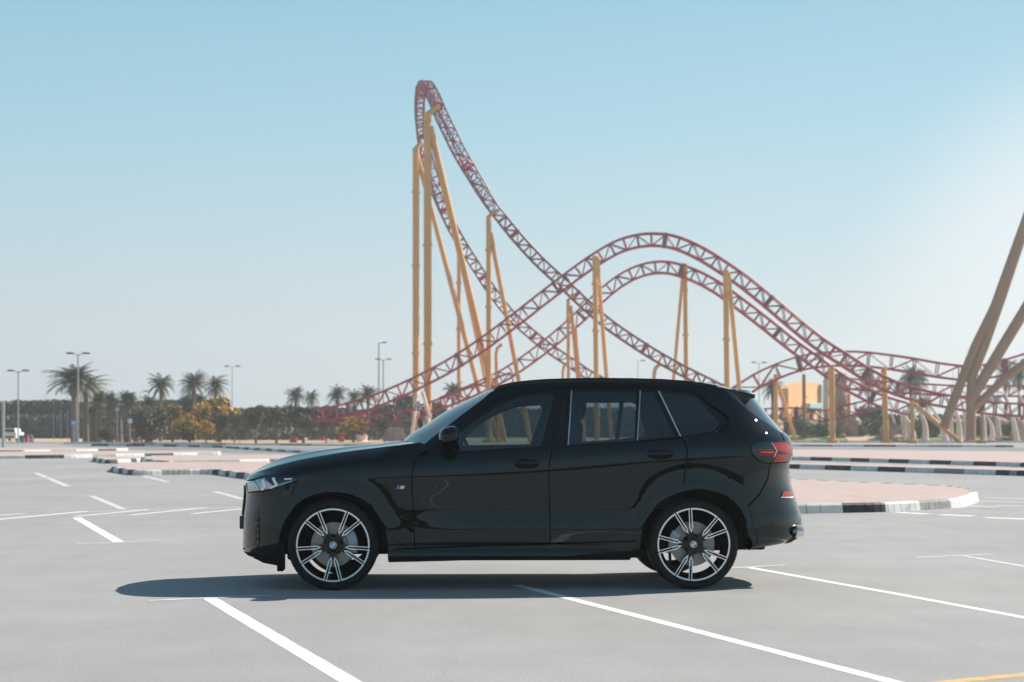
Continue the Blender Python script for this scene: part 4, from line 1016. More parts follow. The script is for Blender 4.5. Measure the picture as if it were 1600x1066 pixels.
def support(col, braces, Y, label, arm=None, wr=.34, m='ochre', hook=False, base=None):
    """col = ((x, ytop), xbase) in photo pixels; braces = [((x,y),(x,y)), width]"""
    (x, yt), xb = col; top = at(x, yt, Y); bot = Vector(((xb-800)/F*Y, Y, -.02))
    root = empty('coaster_support', tuple(bot)); tag(root, label, 'coaster support', 'ochre coaster supports')
    b = MB(); pts = [bot-bot, bot.lerp(top, .33)-bot, bot.lerp(top, .66)-bot, top-bot]
    if hook: h = top-bot; pts = [bot-bot, h-Vector((0, 0, .9)), h+Vector((.12, 0, -.35)), h+Vector((.55, 0, 0))]
    b.tube(pts, wr, 14); H = (top-bot).length
    for f in (.3, .6, .85):
        if H > 9: p = bot.lerp(top, f)-bot; b.lathe([(wr, -.12), (wr+.09, -.1), (wr+.09, .1), (wr, .12)], 14, 'z', tuple(p))
    b.lathe([(wr+.3, 0), (wr+.3, .25), (wr, .3)], 14, 'z', (0, 0, 0)); b.build('column', M[m], root, smooth=40)
    for (p0, p1, r) in braces:
        P0 = at(*p0, Y+.05); P1 = at(*p1, Y+2.5)
        d = (P1-P0); t = (P0.z+.0)/(-d.z) if d.z < 0 else 1; P1 = P0+d*t
        b = MB(); b.tube([P0-bot, P0.lerp(P1, .5)-bot, P1-bot], r, 12); b.build('brace', M[m], root, smooth=40)
    if arm:
        b = MB(); A0 = top-bot-Vector((0, 0, .1)); A1 = at(*arm, Y+.4)-bot; b.tube([A0, A0.lerp(A1, .6)+Vector((0, 0, .1)), A1], [wr*.8, wr*.7, .22], 10); b.build('arm', M[m], root, smooth=40)
    return root
support(((650, 232), 650), [((652, 243), (752, 625), .24)], 189, 'ochre support, leftmost tall post holding the back of the peak', arm=(659, 224), wr=.33)
support(((668, 178), 668.5), [((672, 198), (768, 604), .30)], 175.5, 'tallest ochre support, thick post with one brace beside the peak', arm=(686, 167), wr=.36)
support(((763.5, 338), 764), [((766, 362), (811, 598), .20)], 171.5, 'ochre support halfway down the steep drop', arm=(775, 330), wr=.23)
support(((717, 398), 717), [((719, 408), (759, 600), .13)], 191.5, 'slim ochre support under the far side of the peak track', wr=.19)
support(((775, 538), 778), [], 177.5, 'short bent ochre post above the windscreen', wr=.15, hook=True)
support(((929.5, 400), 933), [((933, 402), (948, 592), .18)], 165, 'ochre support at the left shoulder of the higher hump', wr=.22)
support(((1070.5, 412), 1073), [((1068.5, 413), (1052.5, 592), .16)], 178.5, 'ochre support just right of the lower hump crest', wr=.21)
support(((1134, 422), 1137), [((1138, 427), (1155, 606), .19)], 165.2, 'ochre support at the right shoulder of the higher hump', wr=.24)
support(((887.5, 468), 889), [((892, 478), (903, 595), .15), ((899, 512), (906, 595), .12)], 171, 'ochre support cluster beneath the crossing of the tracks', arm=(896, 462), wr=.15)
support(((879.5, 566), 880), [], 190, 'short ochre post left of the support cluster', wr=.14, hook=True)
support(((1022, 569), 1023), [], 172, 'short bent ochre post above the rear car roof', wr=.17, hook=True)
support(((1212, 585), 1213), [((1215, 598), (1236, 664), .17)], 172.3, 'low ochre support between the car and the orange building', wr=.19)
support(((1256, 585), 1257), [], 182, 'dark ochre post standing before the orange wall', wr=.17, m='ochre_dark')
support(((1299, 572), 1301), [], 169, 'thick ochre post right of the orange building', wr=.27)
support(((1326, 616), 1327), [], 187, 'short ochre post behind the rock pillar', wr=.17)
support(((1381, 574), 1385), [], 168.5, 'thick ochre post under the low wide hump', wr=.25)
support(((1425, 626), 1426), [((1429, 632), (1480, 674), .2)], 165, 'low ochre support with long sideways brace', wr=.18)
support(((1535, 641), 1534), [], 164, 'low slim ochre post at the bottom of the right track', wr=.14, m='ochre_dark')
# giant slanted supports at the right edge
root = empty('giant_support', tuple(at(1516, 628, 160))); tag(root, 'giant slanting brown support pillars meeting in a cluster at the right', 'coaster support')
O = at(1516, 628, 160)
for q, r in (([(1608, 330), (1554, 480), (1524, 541), (1492, 622), (1474, 668)], .38), ([(1620, 300), (1563, 470), (1538, 541), (1518, 590)], .38), ([(1680, 350), (1600, 487), (1567, 541), (1516, 626)], .45), ([(1640, 536), (1600, 568), (1572, 590), (1542, 618), (1518, 640)], .33), ([(1519, 586), (1517, 628), (1517, 688)], .40)):
    pts = [at(x, y, 160)-O for x, y in q]; b = MB(); b.tube(pts, r, 14); b.build('pillar', M['ochre_dark'], root, smooth=40)
b = MB(); b.box(-1.6, 2.6, -.8, .8, -.0+1.6, 2.5); b.build('node_plate', M['purple'], root, bevel=.1) if False else None

# ================================================================== RIDE SCENERY
root = empty('orange_building', (at(1256, 690, 215).x, 215, 0), radians(60)); tag(root, 'plain orange building with grey side column behind the track', 'building')
s_ = 215/F; W_ = 64*s_; h0, h1 = at(0, 601, 215).z, at(0, 597.5, 215).z
b = MB(); b.prism([(-W_, 0), (-W_, h0-.5), (-W_*.7, h0-.1), (-W_*.3, h1), (W_, h1), (W_, 0)], 0, .8); b.build('wall', M['orange'], root)
b = MB(); b.box(W_+.02, W_+.8, -.3, .9, 0, at(0, 600, 215).z); b.build('column', M['steel'], root)
b = MB(); b.box(-W_*.1, W_*.9, -.9, -.02, at(0, 638, 215).z, at(0, 630, 215).z); b.build('awning', M['teal'], root, bevel=.05)
b = MB(); b.box(-W_*.8, -W_*.5, -.05, -.01, 2.4, 3.3); b.build('window', M['ochre_dark'], root)
b = MB(); b.box(.2, 1.4, -.04, -.01, 4.6, 4.75); b.build('wall_sign', M['steel'], root)
def rocky(name, cx, y0, y1, wpx, Y, label, m='rock', seed=0, taper=.6, n=9):
    rnd = random.Random(seed); c = at(cx, y0, Y); z0 = 0 if y0 > 680 else c.z; H = at(cx, y1, Y).z-z0; W_ = wpx/F*Y/2
    o = empty(name, (c.x, Y, z0)); b = MB()
    rows = []
    for i in range(n+1):
        t = i/n; r = W_*(1-(1-taper)*t)*(.9+.25*rnd.random()); r = r*(1 if i < n else .55); ox = rnd.uniform(-.12, .12)*W_
        rows.append([(ox+r*(1+.22*noise.noise((cos(2*pi*k/18)*2, sin(2*pi*k/18)*2, t*5+seed)))*cos(2*pi*k/18), r*(1+.22*noise.noise((cos(2*pi*k/18)*2, sin(2*pi*k/18)*2, t*5+seed)))*sin(2*pi*k/18), H*t) for k in range(19)])
    b.grid(rows); b.add(rows[-1][:-1], [tuple(range(18))])
    bpy.data.objects.remove(o); o = b.build(name, M[m]); o.location = (c.x, Y, z0); return o
tag(rocky('rock_pillar', 1314, 690, 583, 26, 188, '', seed=3, taper=.8, n=14), 'tall tan rock pillar rising beside the thick ochre post', 'rock')
tag(rocky('rock_pillar', 1291, 690, 592, 9, 190, '', 'bone', seed=5, taper=.9), 'slim pale rock pillar just left of the ochre post', 'rock')
for i, (x, y1, w_, l) in enumerate([(1258, 654, 62, 'low wide tan rock bank below the orange building'), (1335, 652, 30, 'rounded tan boulder beside the rock pillar'), (1208, 655, 36, 'tan rock heap close behind the car tail'), (1331, 674, 26, 'pale boulder at the head of the sandy path'), (1460, 664, 22, 'reddish boulder under the slanting supports'),
                                     (1390, 662, 40, 'tan rock bank under the thick ochre post'), (1495, 655, 50, 'tan rock bank below the giant supports'), (1560, 652, 34, 'square tan rock mass under the teal canopies'), (1592, 656, 30, 'tan rock mass at the right edge'),
                                     (618, 668, 34, 'pinkish rock heap beside the warning sign'), (565, 676, 20, 'small pale stone heap in front of the dark trees'), (1413, 640, 14, 'blocky pale stone between the ribs')]):
    tag(rocky('boulder', x, 690, y1, w_, 186-(i % 3)*3, '', 'rock' if i not in (3, 10, 11) else 'bone', seed=20+i, taper=.7, n=7), l, 'rock', 'rocks around the ride')
rs_ = random.Random(77)
for i in range(30):
    x = rs_.choice([rs_.uniform(1240, 1310), rs_.uniform(1350, 1600), rs_.uniform(1400, 1590)]) if i < 16 else rs_.uniform(1380, 1600); o = rocky('boulder', x, 690, 681-rs_.uniform(1, 10), rs_.uniform(8, 20), 184.5+rs_.uniform(0, 4), '', rs_.choice(['rock', 'bone']), seed=40+i, taper=.6, n=5)
    tag(o, 'small rough stone lying among the planting below the track', 'rock', 'small stones under the ride')
# pale curved ribs like tusks
RIB = [(1397, 690, 1396, 640, 8), (1425, 688, 1408, 640, 13), (1445, 686, 1434, 628, 10), (1478, 682, 1458, 632, 9), (1497, 684, 1489, 624, 11), (1484, 640, 1478, 606, 7), (1511, 650, 1502, 610, 8), (1537, 650, 1523, 603, 8), (1560, 655, 1545, 604, 8), (1589, 655, 1571, 604, 8), (1548, 690, 1543, 645, 8), (1610, 660, 1592, 606, 9), (1600, 690, 1594, 650, 10)]
for i, (xb, yb, xt, yt, w_) in enumerate(RIB):
    Y = 180-(i % 4)*2; P0 = at(xb, min(yb, 690), Y); P0.z = 0 if yb > 675 else P0.z-1.5 if yb < 660 else P0.z; P1 = at(xt-5, yt, Y)
    O = P0.copy(); b = MB(); pts = []; rs = []
    if O.z > 0: O.z = 0; P0.z = 0
    for k in range(10):
        t = k/9; p = P0.lerp(P1, t)-O; p.x += .42*sin(pi*t)*(1 if i % 3 else .5); pts.append(p); rs.append(w_/F*Y/2*(1.35-1.15*t**.9)*(1+.12*noise.noise((t*6, i*3.1, 0))))
    b.tube(pts, rs, 9); o = b.build('stone_rib', M['bone'], smooth=50); o.location = O
    tag(o, ['stout pale curved stone rib, one of the row near the ochre post', 'pale curved stone rib leaning over the boulders', 'slender pale stone rib below the giant supports', 'tall pale stone rib rising before the teal canopies'][0 if i < 3 else 1 if i < 5 else 2 if i < 8 else 3], 'sculpture', 'pale stone ribs')
for i, (x, w_) in enumerate(((1556, 32), (1600, 22))):
    c = at(x, 630, 200); b = MB(); W_ = w_/F*200/2
    b.lathe([(.01, .75), (W_*.4, .65), (W_*.8, .35), (W_, 0), (W_*.98, -.05), (W_*.4, .55)], 16); root = empty('canopy', (c.x, 200, 0)); o = b.build('canopy_cloth', M['teal'], root, smooth=40); o.location = (0, 0, c.z)
    b = MB(); b.tube([(0, 0, 0), (0, 0, c.z+.5)], .1, 8); b.build('pole', M['steel'], root)
    tag(root, ['teal dome canopy behind the ribs, the wider one', 'teal dome canopy cut by the right edge'][i], 'canopy')

# ================================================================== PLANTS
def leaf_cloud(b, c, r, n, size, rnd, mi=0, flat=.8):
    for _ in range(n):
        v = Vector((rnd.gauss(0, 1), rnd.gauss(0, 1), rnd.gauss(0, 1))); v.normalize(); rr = r*(rnd.random()**.38)
        p = Vector(c)+Vector((v.x*rr, v.y*rr, v.z*rr*flat)); s_ = size*rnd.uniform(.5, 1.3)
        a = Vector((rnd.gauss(0, 1), rnd.gauss(0, 1), rnd.gauss(0, 1))).normalized(); u = a.orthogonal().normalized(); w_ = a.cross(u)
        b.add([p+u*s_, p+w_*s_*.55, p-u*s_, p-w_*s_*.55], [(0, 1, 2, 3)], mi)
def broadleaf(name, h, rw, m, seed, trunk_h=.35, dens=1.0, blossom=0, size=.16, nblob=16, m2=None):
    rnd = random.Random(seed); root = empty(name); b = MB(); th = h*trunk_h
    b.tube([(0, 0, 0), (.03*h*rnd.uniform(-1, 1), 0, th*.5), (0, 0, th)], [.035*h, .026*h, .02*h], 7)
    blobs = []
    for i in range(nblob):
        a = 2*pi*i/nblob*2.4+rnd.random(); r = rw*rnd.uniform(.15, .78); z = th*.9+(h-th)*rnd.uniform(.12, .86); k = 1-.55*abs((z-th)/(h-th)-.45)
        c = (r*cos(a)*k, r*sin(a)*k, z); blobs.append(c)
        b.tube([(0, 0, th*.8), (c[0]*.5, c[1]*.5, (th+c[2])*.5), c], [.016*h, .010*h, .004*h], 5)
    b.build('trunk', M['bark'], root, smooth=True)
    b = MB()
    for i, c in enumerate(blobs):
        r = rw*rnd.uniform(.26, .42); nn = int(90*dens); leaf_cloud(b, c, r, nn, size, rnd, 0)
        if blossom and c[2] > th+(h-th)*.2: leaf_cloud(b, c, r*1.12, int(nn*blossom), size*.9, rnd, 1)
        if m2: leaf_cloud(b, (c[0], c[1], c[2]+r*.3), r, nn//3, size, rnd, 1)
    b.build('crown', [M[m], M['blossom' if blossom else (m2 or m)]], root, fix=False)
    return root
def palm(name, h, cr, nfr, m, seed, droop=1.0, trunk_r=.22, up=.9, skirt=0, lean=0):
    rnd = random.Random(seed); root = empty(name); b = MB(); pts = []; rs = []
    n = 14
    for i in range(n+1):
        t = i/n; pts.append((lean*t*t, 0, h*t)); rs.append(trunk_r*(1.25-.35*t+(.06 if i % 2 else 0))*(1.15 if i == n else 1))
    b.tube(pts, rs, 9); b.build('trunk', M['trunk'], root, smooth=40)
    b = MB(); top = Vector((lean, 0, h))
    for k in range(nfr+skirt):
        dry = k >= nfr; a = k*2.399963+rnd.uniform(-.2, .2); e0 = (up-1.5*(k/nfr)**1.1+rnd.uniform(-.12, .12)) if not dry else rnd.uniform(-1.3, -.9)
        L = cr*rnd.uniform(.72, 1.18)*(1 if not dry else .7); seg = 9; p = top.copy(); e = e0; d0 = Vector((cos(a), sin(a), 0)); side = Vector((-sin(a), cos(a), 0)); ps = [p.copy()]
        for s_ in range(seg):
            p = p+(d0*cos(e)+Vector((0, 0, 1))*sin(e))*(L/seg); e -= droop*(.10+.10*s_/seg)*(1+.2*rnd.random()); ps.append(p.copy())
        mi = 1 if dry else 0
        b.tube([ps[0], ps[4], ps[9]], [.035, .022, .008], 4, mi, caps=False)
        for s_ in range(1, 22):
            f = s_/22*seg; i0 = int(f); q = ps[i0].lerp(ps[min(i0+1, seg)], f-i0); t = (ps[min(i0+1, seg)]-ps[i0]).normalized()
            ll = L*.25*sin(pi*min(1, .18+.82*s_/22))**.6*(1-.35*s_/22)
            for sg in (-1, 1):
                dv = (side*sg*.75+t*.75+Vector((0, 0, -.28+rnd.uniform(-.15, .15)))).normalized(); ww = t*.042*cr/2.6
                b.add([q-ww, q+ww, q+dv*ll*.6+ww*.9, q+dv*ll, q+dv*ll*.6-ww*.9], [(0, 1, 2, 3, 4)], mi)
    b.build('fronds', [M[m], M['frond_dry']], root, fix=False)
    return root
def place(proto, x, Y, hgt_px=None, scale=1, rz=0, label='', cat='', group='', first=False):
    o = proto if first else copy_tree(proto)
    o.location = ((x-800)/F*Y, Y, -.02); o.scale = (scale,)*3; o.rotation_euler = (0, 0, rz)
    tag(o, label, cat, group); return o
rnd = random.Random(11)
# tall date palms: (x, y of crown centre, Y, crown radius px)
P1 = palm('date_palm', 6.0, 2.5, 62, 'frond', 1, droop=1.0, up=1.35, skirt=12); P2 = palm('date_palm', 6.0, 2.5, 64, 'frond_pale', 2, droop=1.1, up=1.3); P3 = palm('date_palm', 6.0, 2.5, 46, 'frond', 3, droop=1.05, up=1.2, skirt=8)
def dpalm(pr, x, yc, Y, rp, lab, first=False, rz=0, pale=False):
    h = at(x, yc, Y).z; sc_ = rp/F*Y/2.15; o = place(pr, x, Y, scale=1, rz=rz, label=lab, cat='palm tree', group='date palms', first=first)
    o.scale = (sc_*1.05, sc_*1.05, h/6.0)
    return o
dpalm(P1, 116, 596, 170, 42, 'largest full date palm standing by the tall lamp post', True)
dpalm(P2, 134, 606, 178, 37, 'pale dusty date palm half hidden behind the largest palm', True)
dpalm(P3, 251, 603, 185, 22, 'date palm alone above the yellow flowering shrubs', True)
for pr, x, yc, Y, rp, lab, rz in ((P1, 303, 603, 188, 23, 'left palm of the pair above the round dark tree', 1.2), (P3, 337, 605, 190, 20, 'right palm of the pair above the round dark tree', 2.2), (P1, 462, 621, 215, 16, 'palm left of two small ones above the dark treeline', .6), (P3, 487, 623, 218, 13, 'palm right of two small ones above the dark treeline', 2.8),
                                  (P1, 527, 620, 212, 16, 'small palm standing alone above the low track end', 1.9), (P3, 553, 622, 216, 13, 'thin palm just left of the twin lamp masts', .2), (P1, 575, 619, 205, 18, 'palm directly below the twin lamp masts', 3.1), (P3, 707, 614, 188, 17, 'palm seen over the windscreen of the car', 1.4),
                                  (P1, 1423, 595, 196, 20, 'palm behind the low wide hump of the track', 2.3), (P3, 1571, 586, 200, 20, 'palm behind the giant slanting supports', .9), (P1, 1592, 590, 205, 16, 'palm at the right edge by the teal canopy', 1.0), (P3, 1207, 608, 196, 18, 'palm left of the orange building', 2.0), (P1, 1441, 634, 206, 16, 'low palm between the stone ribs and the tracks', 2.0), (P2, 1437, 600, 210, 15, 'pale palm peeking beside the palm behind the hump', .4), (P2, 1357, 600, 215, 14, 'hazy palm crown behind the crossing tracks', .8), (P2, 203, 628, 176, 12, 'small pale palm among the short fan palms', .9)):
    dpalm(pr, x, yc, Y, rp, lab, rz=rz)
# short fan palms with dry skirts
F1 = palm('fan_palm', 4.0, 1.15, 42, 'leaf_green', 5, droop=.35, up=1.3, skirt=26, trunk_r=.24)
FP = [(154, 620, 'fan palm with dry skirt, nearest the pale date palm'), (172, 622, 'fan palm just right of the first skirted one'), (199, 621, 'tallest dark fan palm of the short row'), (233, 627, 'small fan palm left of the lone date palm'), (186, 640, 'low fan palm between two taller fan palms'), (146, 638, 'low fan palm behind the navy banner'), (214, 642, 'low fan palm behind the round road sign')]
for i, (x, y, l) in enumerate(FP):
    Y = 174+i; h = at(x, y, Y).z; o = place(F1, x, Y, rz=i*1.3, label=l, cat='palm tree', group='fan palms', first=(i == 0)); k = 1.35 if i % 2 else 1.5; o.scale = (k*.8 if y < 635 else k*.9, k*.8, h/4.3)
# yellow flowering shrubs, olive bushes, small trees
Y1 = broadleaf('flowering_tree', 3.6, 1.7, 'leaf_olive', 21, .28, 1.0, 1.7, .16)
YL = [(270, 632, 1.0, 'yellow flowering tree left of the lone palm trunk base'), (341, 620, 1.5, 'brightest yellow flowering tree, in front of the dark round tree'), (552, 650, .95, 'round yellow flowering shrub by the red box'), (222, 640, .75, 'sparse yellow shrub behind the big olive bush'), (297, 648, .7, 'low sparse yellow shrub right of the olive bush'), (322, 655, .55, 'low yellow shrub at the foot of the brightest tree')]
for i, (x, y, k, l) in enumerate(YL):
    Y = 178-i*2; h = at(x, y, Y).z; o = place(Y1, x, Y, rz=i*2.1, label=l, cat='flowering tree', group='yellow flowering trees', first=(i == 0)); o.scale = (k, k, h/3.6)
O1 = broadleaf('olive_bush', 2.6, 1.9, 'leaf_olive', 31, .10, 1.5, 0, .13, 20, 'leaf_dull')
for i, (x, y, k, l) in enumerate([(229, 640, 1.35, 'big rounded olive bush at the verge edge'), (296, 672, .4, 'small olive tuft right of the big bush'), (345, 650, .6, 'greyish olive bush below the yellow tree'), (375, 650, .5, 'greyish bush between the yellow tree and the dark trees'), (165, 668, .6, 'low green bush by the navy banner')]):
    Y = 168+i; h = at(x, y, Y).z; o = place(O1, x, Y, rz=i*1.7, label=l, cat='bush', group='olive bushes', first=(i == 0)); o.scale = (k, k, h/2.6)
D1 = broadleaf('small_tree', 3.4, 1.5, 'leaf_dull', 41, .42, 1.3, 0, .14, 14, 'leaf_dark')
for i, (x, y, k, l) in enumerate([(400, 632, .9, 'brownish small tree with bare trunk, left of three'), (432, 634, .9, 'brownish small tree, middle of three'), (474, 636, 1.15, 'widest brownish small tree with dark underside'), (366, 642, .55, 'slim brownish tree beside the yellow tree'), (345, 646, .5, 'thin small tree with its bare stem under the yellow tree'), (510, 640, .6, 'grey green small tree before the low track'), (600, 650, .6, 'small grey tree behind the rock heap')]):
    Y = 158+i*2; h = at(x, y, Y).z; o = place(D1, x, Y, rz=i*1.1, label=l, cat='tree', group='small brown trees', first=(i == 0)); o.scale = (k, k, h/3.4)
E1 = broadleaf('dark_tree', 4.2, 2.0, 'leaf_dark', 51, .22, 1.5, 0, .17, 20)
DL = [(305, 612, 1.0, 'round dark evergreen tree beneath the pair of palms'), (330, 628, .7, 'low dark tree right of the round evergreen'), (420, 632, .8, 'dark tree behind the left brownish tree'), (455, 630, .9, 'dark tree behind the widest brownish tree'), (500, 634, .8, 'dark tree beside the small palm pair'), (540, 634, .9, 'dark tree behind the low track end'), (600, 628, 1.1, 'dark tree behind the twin lamp masts'), (640, 612, .9, 'dark tree directly left of the tall supports'), (680, 625, .9, 'dark tree right of the tall supports'),
      (1345, 652, .9, 'dark low tree right of the rock pillar'), (1365, 632, 1.0, 'hazy dark tree behind the thick ochre post'), (1398, 646, .9, 'dark tree behind the stone ribs'), (1475, 652, .9, 'dark shaded tree below the giant supports'), (1222, 655, .5, 'dark shrub close behind the car tail'), (1518, 660, .9, 'dark tree among the ribs at the right'), (1240, 672, .45, 'dark green shrub on the turf edge')]
for i, (x, y, k, l) in enumerate(DL):
    Y = 205+(i % 4)*3 if x < 1200 else 196+(i % 3)*3; h = at(x, y, Y).z; o = place(E1, x, Y, rz=i*1.9, label=l, cat='tree', group='dark trees', first=(i == 0)); o.scale = (k, k, h/4.2)
G1_ = broadleaf('green_shrub', 1.6, 1.3, 'leaf_green', 61, .05, 1.6, 0, .12, 18, 'leaf_olive')
for i, (x, y, k, l) in enumerate([(1250, 664, .95, 'leafy green shrub on the turf behind the car'), (1284, 668, .9, 'rounded green shrub left of the sandy path'), (1370, 664, .7, 'green shrub at the foot of the thick ochre post'), (1393, 664, .7, 'green shrub just right of the thick ochre post'), (1456, 662, .75, 'dark leafy shrub before the long brace'), (1520, 660, .9, 'largest green shrub on the turf, below the giant supports'), (1420, 666, .6, 'small green shrub in the middle of the turf'), (1487, 668, .6, 'small shrub near the reddish boulder'), (1556, 668, .6, 'green shrub under the square rock mass'), (1592, 666, .8, 'green shrub at the right edge of the turf'), (1225, 672, .6, 'low green shrub touching the car tail'), (1268, 671, .5, 'small round shrub between the two big ones near the car tail'), (1306, 672, .55, 'green shrub at the foot of the thick post beside the orange building'), (1345, 672, .5, 'green shrub just right of the sandy path'), (1408, 670, .6, 'shrub under the first stone ribs'), (1440, 668, .55, 'shrub beneath the long slanting brace'), (1505, 666, .6, 'shrub beside the vertical giant pillar'), (1538, 668, .6, 'shrub by the low slim ochre post'), (1574, 669, .7, 'shrub below the wider teal canopy')]):
    Y = 166-(i % 4)*2; h = at(x, y, Y).z; o = place(G1_, x, Y, rz=i*1.4, label=l, cat='shrub', group='green shrubs on the turf', first=(i == 0)); o.scale = (k, k, max(.5, h/1.75)); Yn = 181+(i % 3)*1.5; o.location = ((x-800)/F*Yn, Yn, .45)
# far wood
def treeline(name, x0, x1, Y, top, m, label, n, seed, size=.55, depth=10):
    rnd = random.Random(seed); b = MB(); s_ = Y/F; xa, xb_ = (x0-800)*s_, (x1-800)*s_
    for _ in range(n):
        x = rnd.uniform(xa, xb_); tp = top+6*noise.noise((x*.18, seed, 0))+4*noise.noise((x*.9, seed+3, 0))
        H = HC+(YH-tp)*s_; z = H*rnd.random()**.75; y = Y+rnd.uniform(0, depth)*(1-.0*z)
        p = Vector((x, y, z)); k = size*rnd.uniform(.5, 1.2); a = Vector((rnd.gauss(0, 1), rnd.gauss(0, 1), rnd.gauss(0, .6))).normalized(); u = a.orthogonal().normalized(); w_ = a.cross(u)
        b.add([p+u*k, p+w_*k*.5, p-u*k, p-w_*k*.5], [(0, 1, 2, 3)])
    o = b.build(name, M[m], fix=False); tag(o, label, 'woodland', kind='stuff'); return o
treeline('treeline', -60, 310, 240, 629, 'leaf_wood', 'dense dark casuarina wood closing the left of the lot', 26000, 1)
treeline('hedge', -60, 170, 232, 650, 'leaf_olive', 'dull olive hedge in front of the left wood', 9000, 2, .4, 4)
treeline('treeline', 290, 1180, 250, 640, 'leaf_wood', 'dark wood behind the ride and the car', 30000, 3)
treeline('treeline', 1160, 1700, 262, 652, 'leaf_olive', 'low hazy wood behind the stone ribs', 16000, 4)
treeline('undergrowth', 190, 640, 200, 668, 'leaf_olive', 'scrubby undergrowth along the sandy verge', 6000, 5, .3, 8)
treeline('undergrowth', 1200, 1700, 190, 674, 'leaf_green', 'low planting among the rocks and ribs', 5000, 6, .25, 8)
# a wood across the road on the camera's own side, mirrored in the car flank
rr = random.Random(5); b = MB()
for _ in range(14000):
    x = rr.uniform(-120, 120); y = -95-rr.uniform(0, 12)-abs(x)*.05; H = 4.2+2.5*noise.noise((x*.07, 5, 0))+1.2*noise.noise((x*.4, 9, 0)); z = H*rr.random()**.8
    p = Vector((x, y, z)); k = .9*rr.uniform(.5, 1.2); a = Vector((rr.gauss(0, 1), rr.gauss(0, 1), rr.gauss(0, .6))).normalized(); u = a.orthogonal().normalized(); w_ = a.cross(u)
    b.add([p+u*k, p+w_*k*.6, p-u*k, p-w_*k*.6], [(0, 1, 2, 3)])
tag(b.build('treeline', M['leaf_dark'], fix=False), 'dark wood mirrored in the flank of the black car', 'woodland', kind='stuff')

# ================================================================== STREET FURNITURE
def lamp(x, yt, yb, label, arms=2, r=.07, Y=None):
    r *= .6
    Y = Y or F*HC/(yb-YH); Hh = at(x, yt, Y).z; root = empty('street_lamp', ((x-800)/F*Y, Y, 0)); tag(root, label, 'street lamp', 'street lamps')
    b = MB(); b.tube([(0, 0, 0), (0, 0, Hh)], [r*1.5, r], 8); b.lathe([(r*2.6, 0), (r*2.6, .2), (r*1.5, .25)], 8); b.build('pole', M['steel'], root, smooth=40)
    for k in range(arms):
        sg = 1 if k == 0 else -1
        b = MB(); b.tube([(0, 0, Hh-.15), (sg*.35, 0, Hh+.02), (sg*.55, 0, Hh+.05)], r*.6, 6); b.build('arm', M['steel'], root)
        b = MB(); b.box(min(sg*.35, sg*.95), max(sg*.35, sg*.95), -.16, .16, Hh-.02, Hh+.12); b.build('lamp_head', M['dark'], root, bevel=.05)
lamp(28.5, 580, 690, 'twin-headed lamp post nearest the left edge among lamps', r=.09, Y=172)
lamp(122, 553, 692, 'tall lamp post in front of the largest palms', r=.10, Y=158)
lamp(363, 573, 690, 'lamp post above the brightest yellow tree', r=.07, Y=230)
lamp(592, 536, 690, 'taller of the two masts behind the low track', 1, r=.14, Y=230)
lamp(599, 562, 690, 'shorter mast beside the taller one', 2, r=.12, Y=225)
lamp(996.5, 564, 690, 'single-headed lamp post above the rear car roof', 1, r=.06, Y=240)
lamp(1186, 567, 690, 'lamp post just behind the car spoiler', 2, r=.07, Y=240)
lamp(1489, 580, 690, 'faint lamp post left of the giant supports', 0, r=.06, Y=250)
lamp(219, 612, 690, 'short lamp post beside the small fan palm', 1, r=.06, Y=215)
lamp(551, 610, 690, 'faint lamp post above the yellow shrub', 1, r=.06, Y=235) if False else None
o = MB(); o.tube([(0, 0, 0), (0, 0, at(5, 627, 115).z)], .09, 8); p_ = o.build('bare_pole', M['steel']); p_.location = ((5-800)/F*115, 115, 0); tag(p_, 'bare grey pole at the very left edge', 'pole')
# warning sign with signal lamp
Y = 118; root = empty('warning_sign', ((653.5-800)/F*Y, Y, 0)); tag(root, 'red-edged triangular warning sign on a slanting post', 'road sign')
k = Y/F; zc = at(0, 636, Y).z
b = MB(); b.prism([(-9*k, zc-6*k), (9*k, zc-6*k), (0, zc+11*k)], -.02, .02); b.build('border', M['signred'], root)
b = MB(); b.prism([(-5.6*k, zc-4*k), (5.6*k, zc-4*k), (0, zc+7*k)], -.03, -.02); b.build('face', M['white'], root)
b = MB(); b.prism([(-1.6*k, zc-3*k), (1.6*k, zc-3*k), (.5*k, zc+3*k), (-.8*k, zc+3*k)], -.035, -.03); b.build('symbol', M['dark'], root)
b = MB(); b.tube([(0, .06, 0), (0, .06, zc+8*k)], .035, 8); b.build('post', M['steel'], root)
root = empty('support_frame', ((650-800)/F*150, 150, 0)); tag(root, 'pale A-shaped steel frame behind the warning sign', 'frame')
k = 150/F; 
for a, c in (((642-650, 700), (652-650, 612)), ((672-650, 652), (660-650, 612)), ((676-650, 700), (668-650, 650))):
    z0, z1 = max(0, at(0, a[1], 150).z), at(0, c[1], 150).z; b = MB(); b.tube([(a[0]*k, 0, z0), (c[0]*k, 0, z1)], .14, 8); b.build('leg', M['bone'], root, smooth=True)
Y = 100; root = empty('traffic_signal', ((657-800)/F*Y, Y, 0)); tag(root, 'small black signal head seen just above the bonnet', 'traffic signal'); k = Y/F; zc = at(0, 661, Y).z
b = MB(); b.lathe([(0, -.1), (.17, -.1), (.20, 0), (.17, .1), (0, .1)], 18, 'y', (0, 0, 0)); o = b.build('signal_head', M['black'], root, smooth=40); o.location = (0, 0, zc); o.scale = (.8, 1, 1.5)
b = MB(); b.tube([(.12, .1, 0), (.12, .1, zc+.1)], .05, 8); b.build('pole', M['steel'], root)
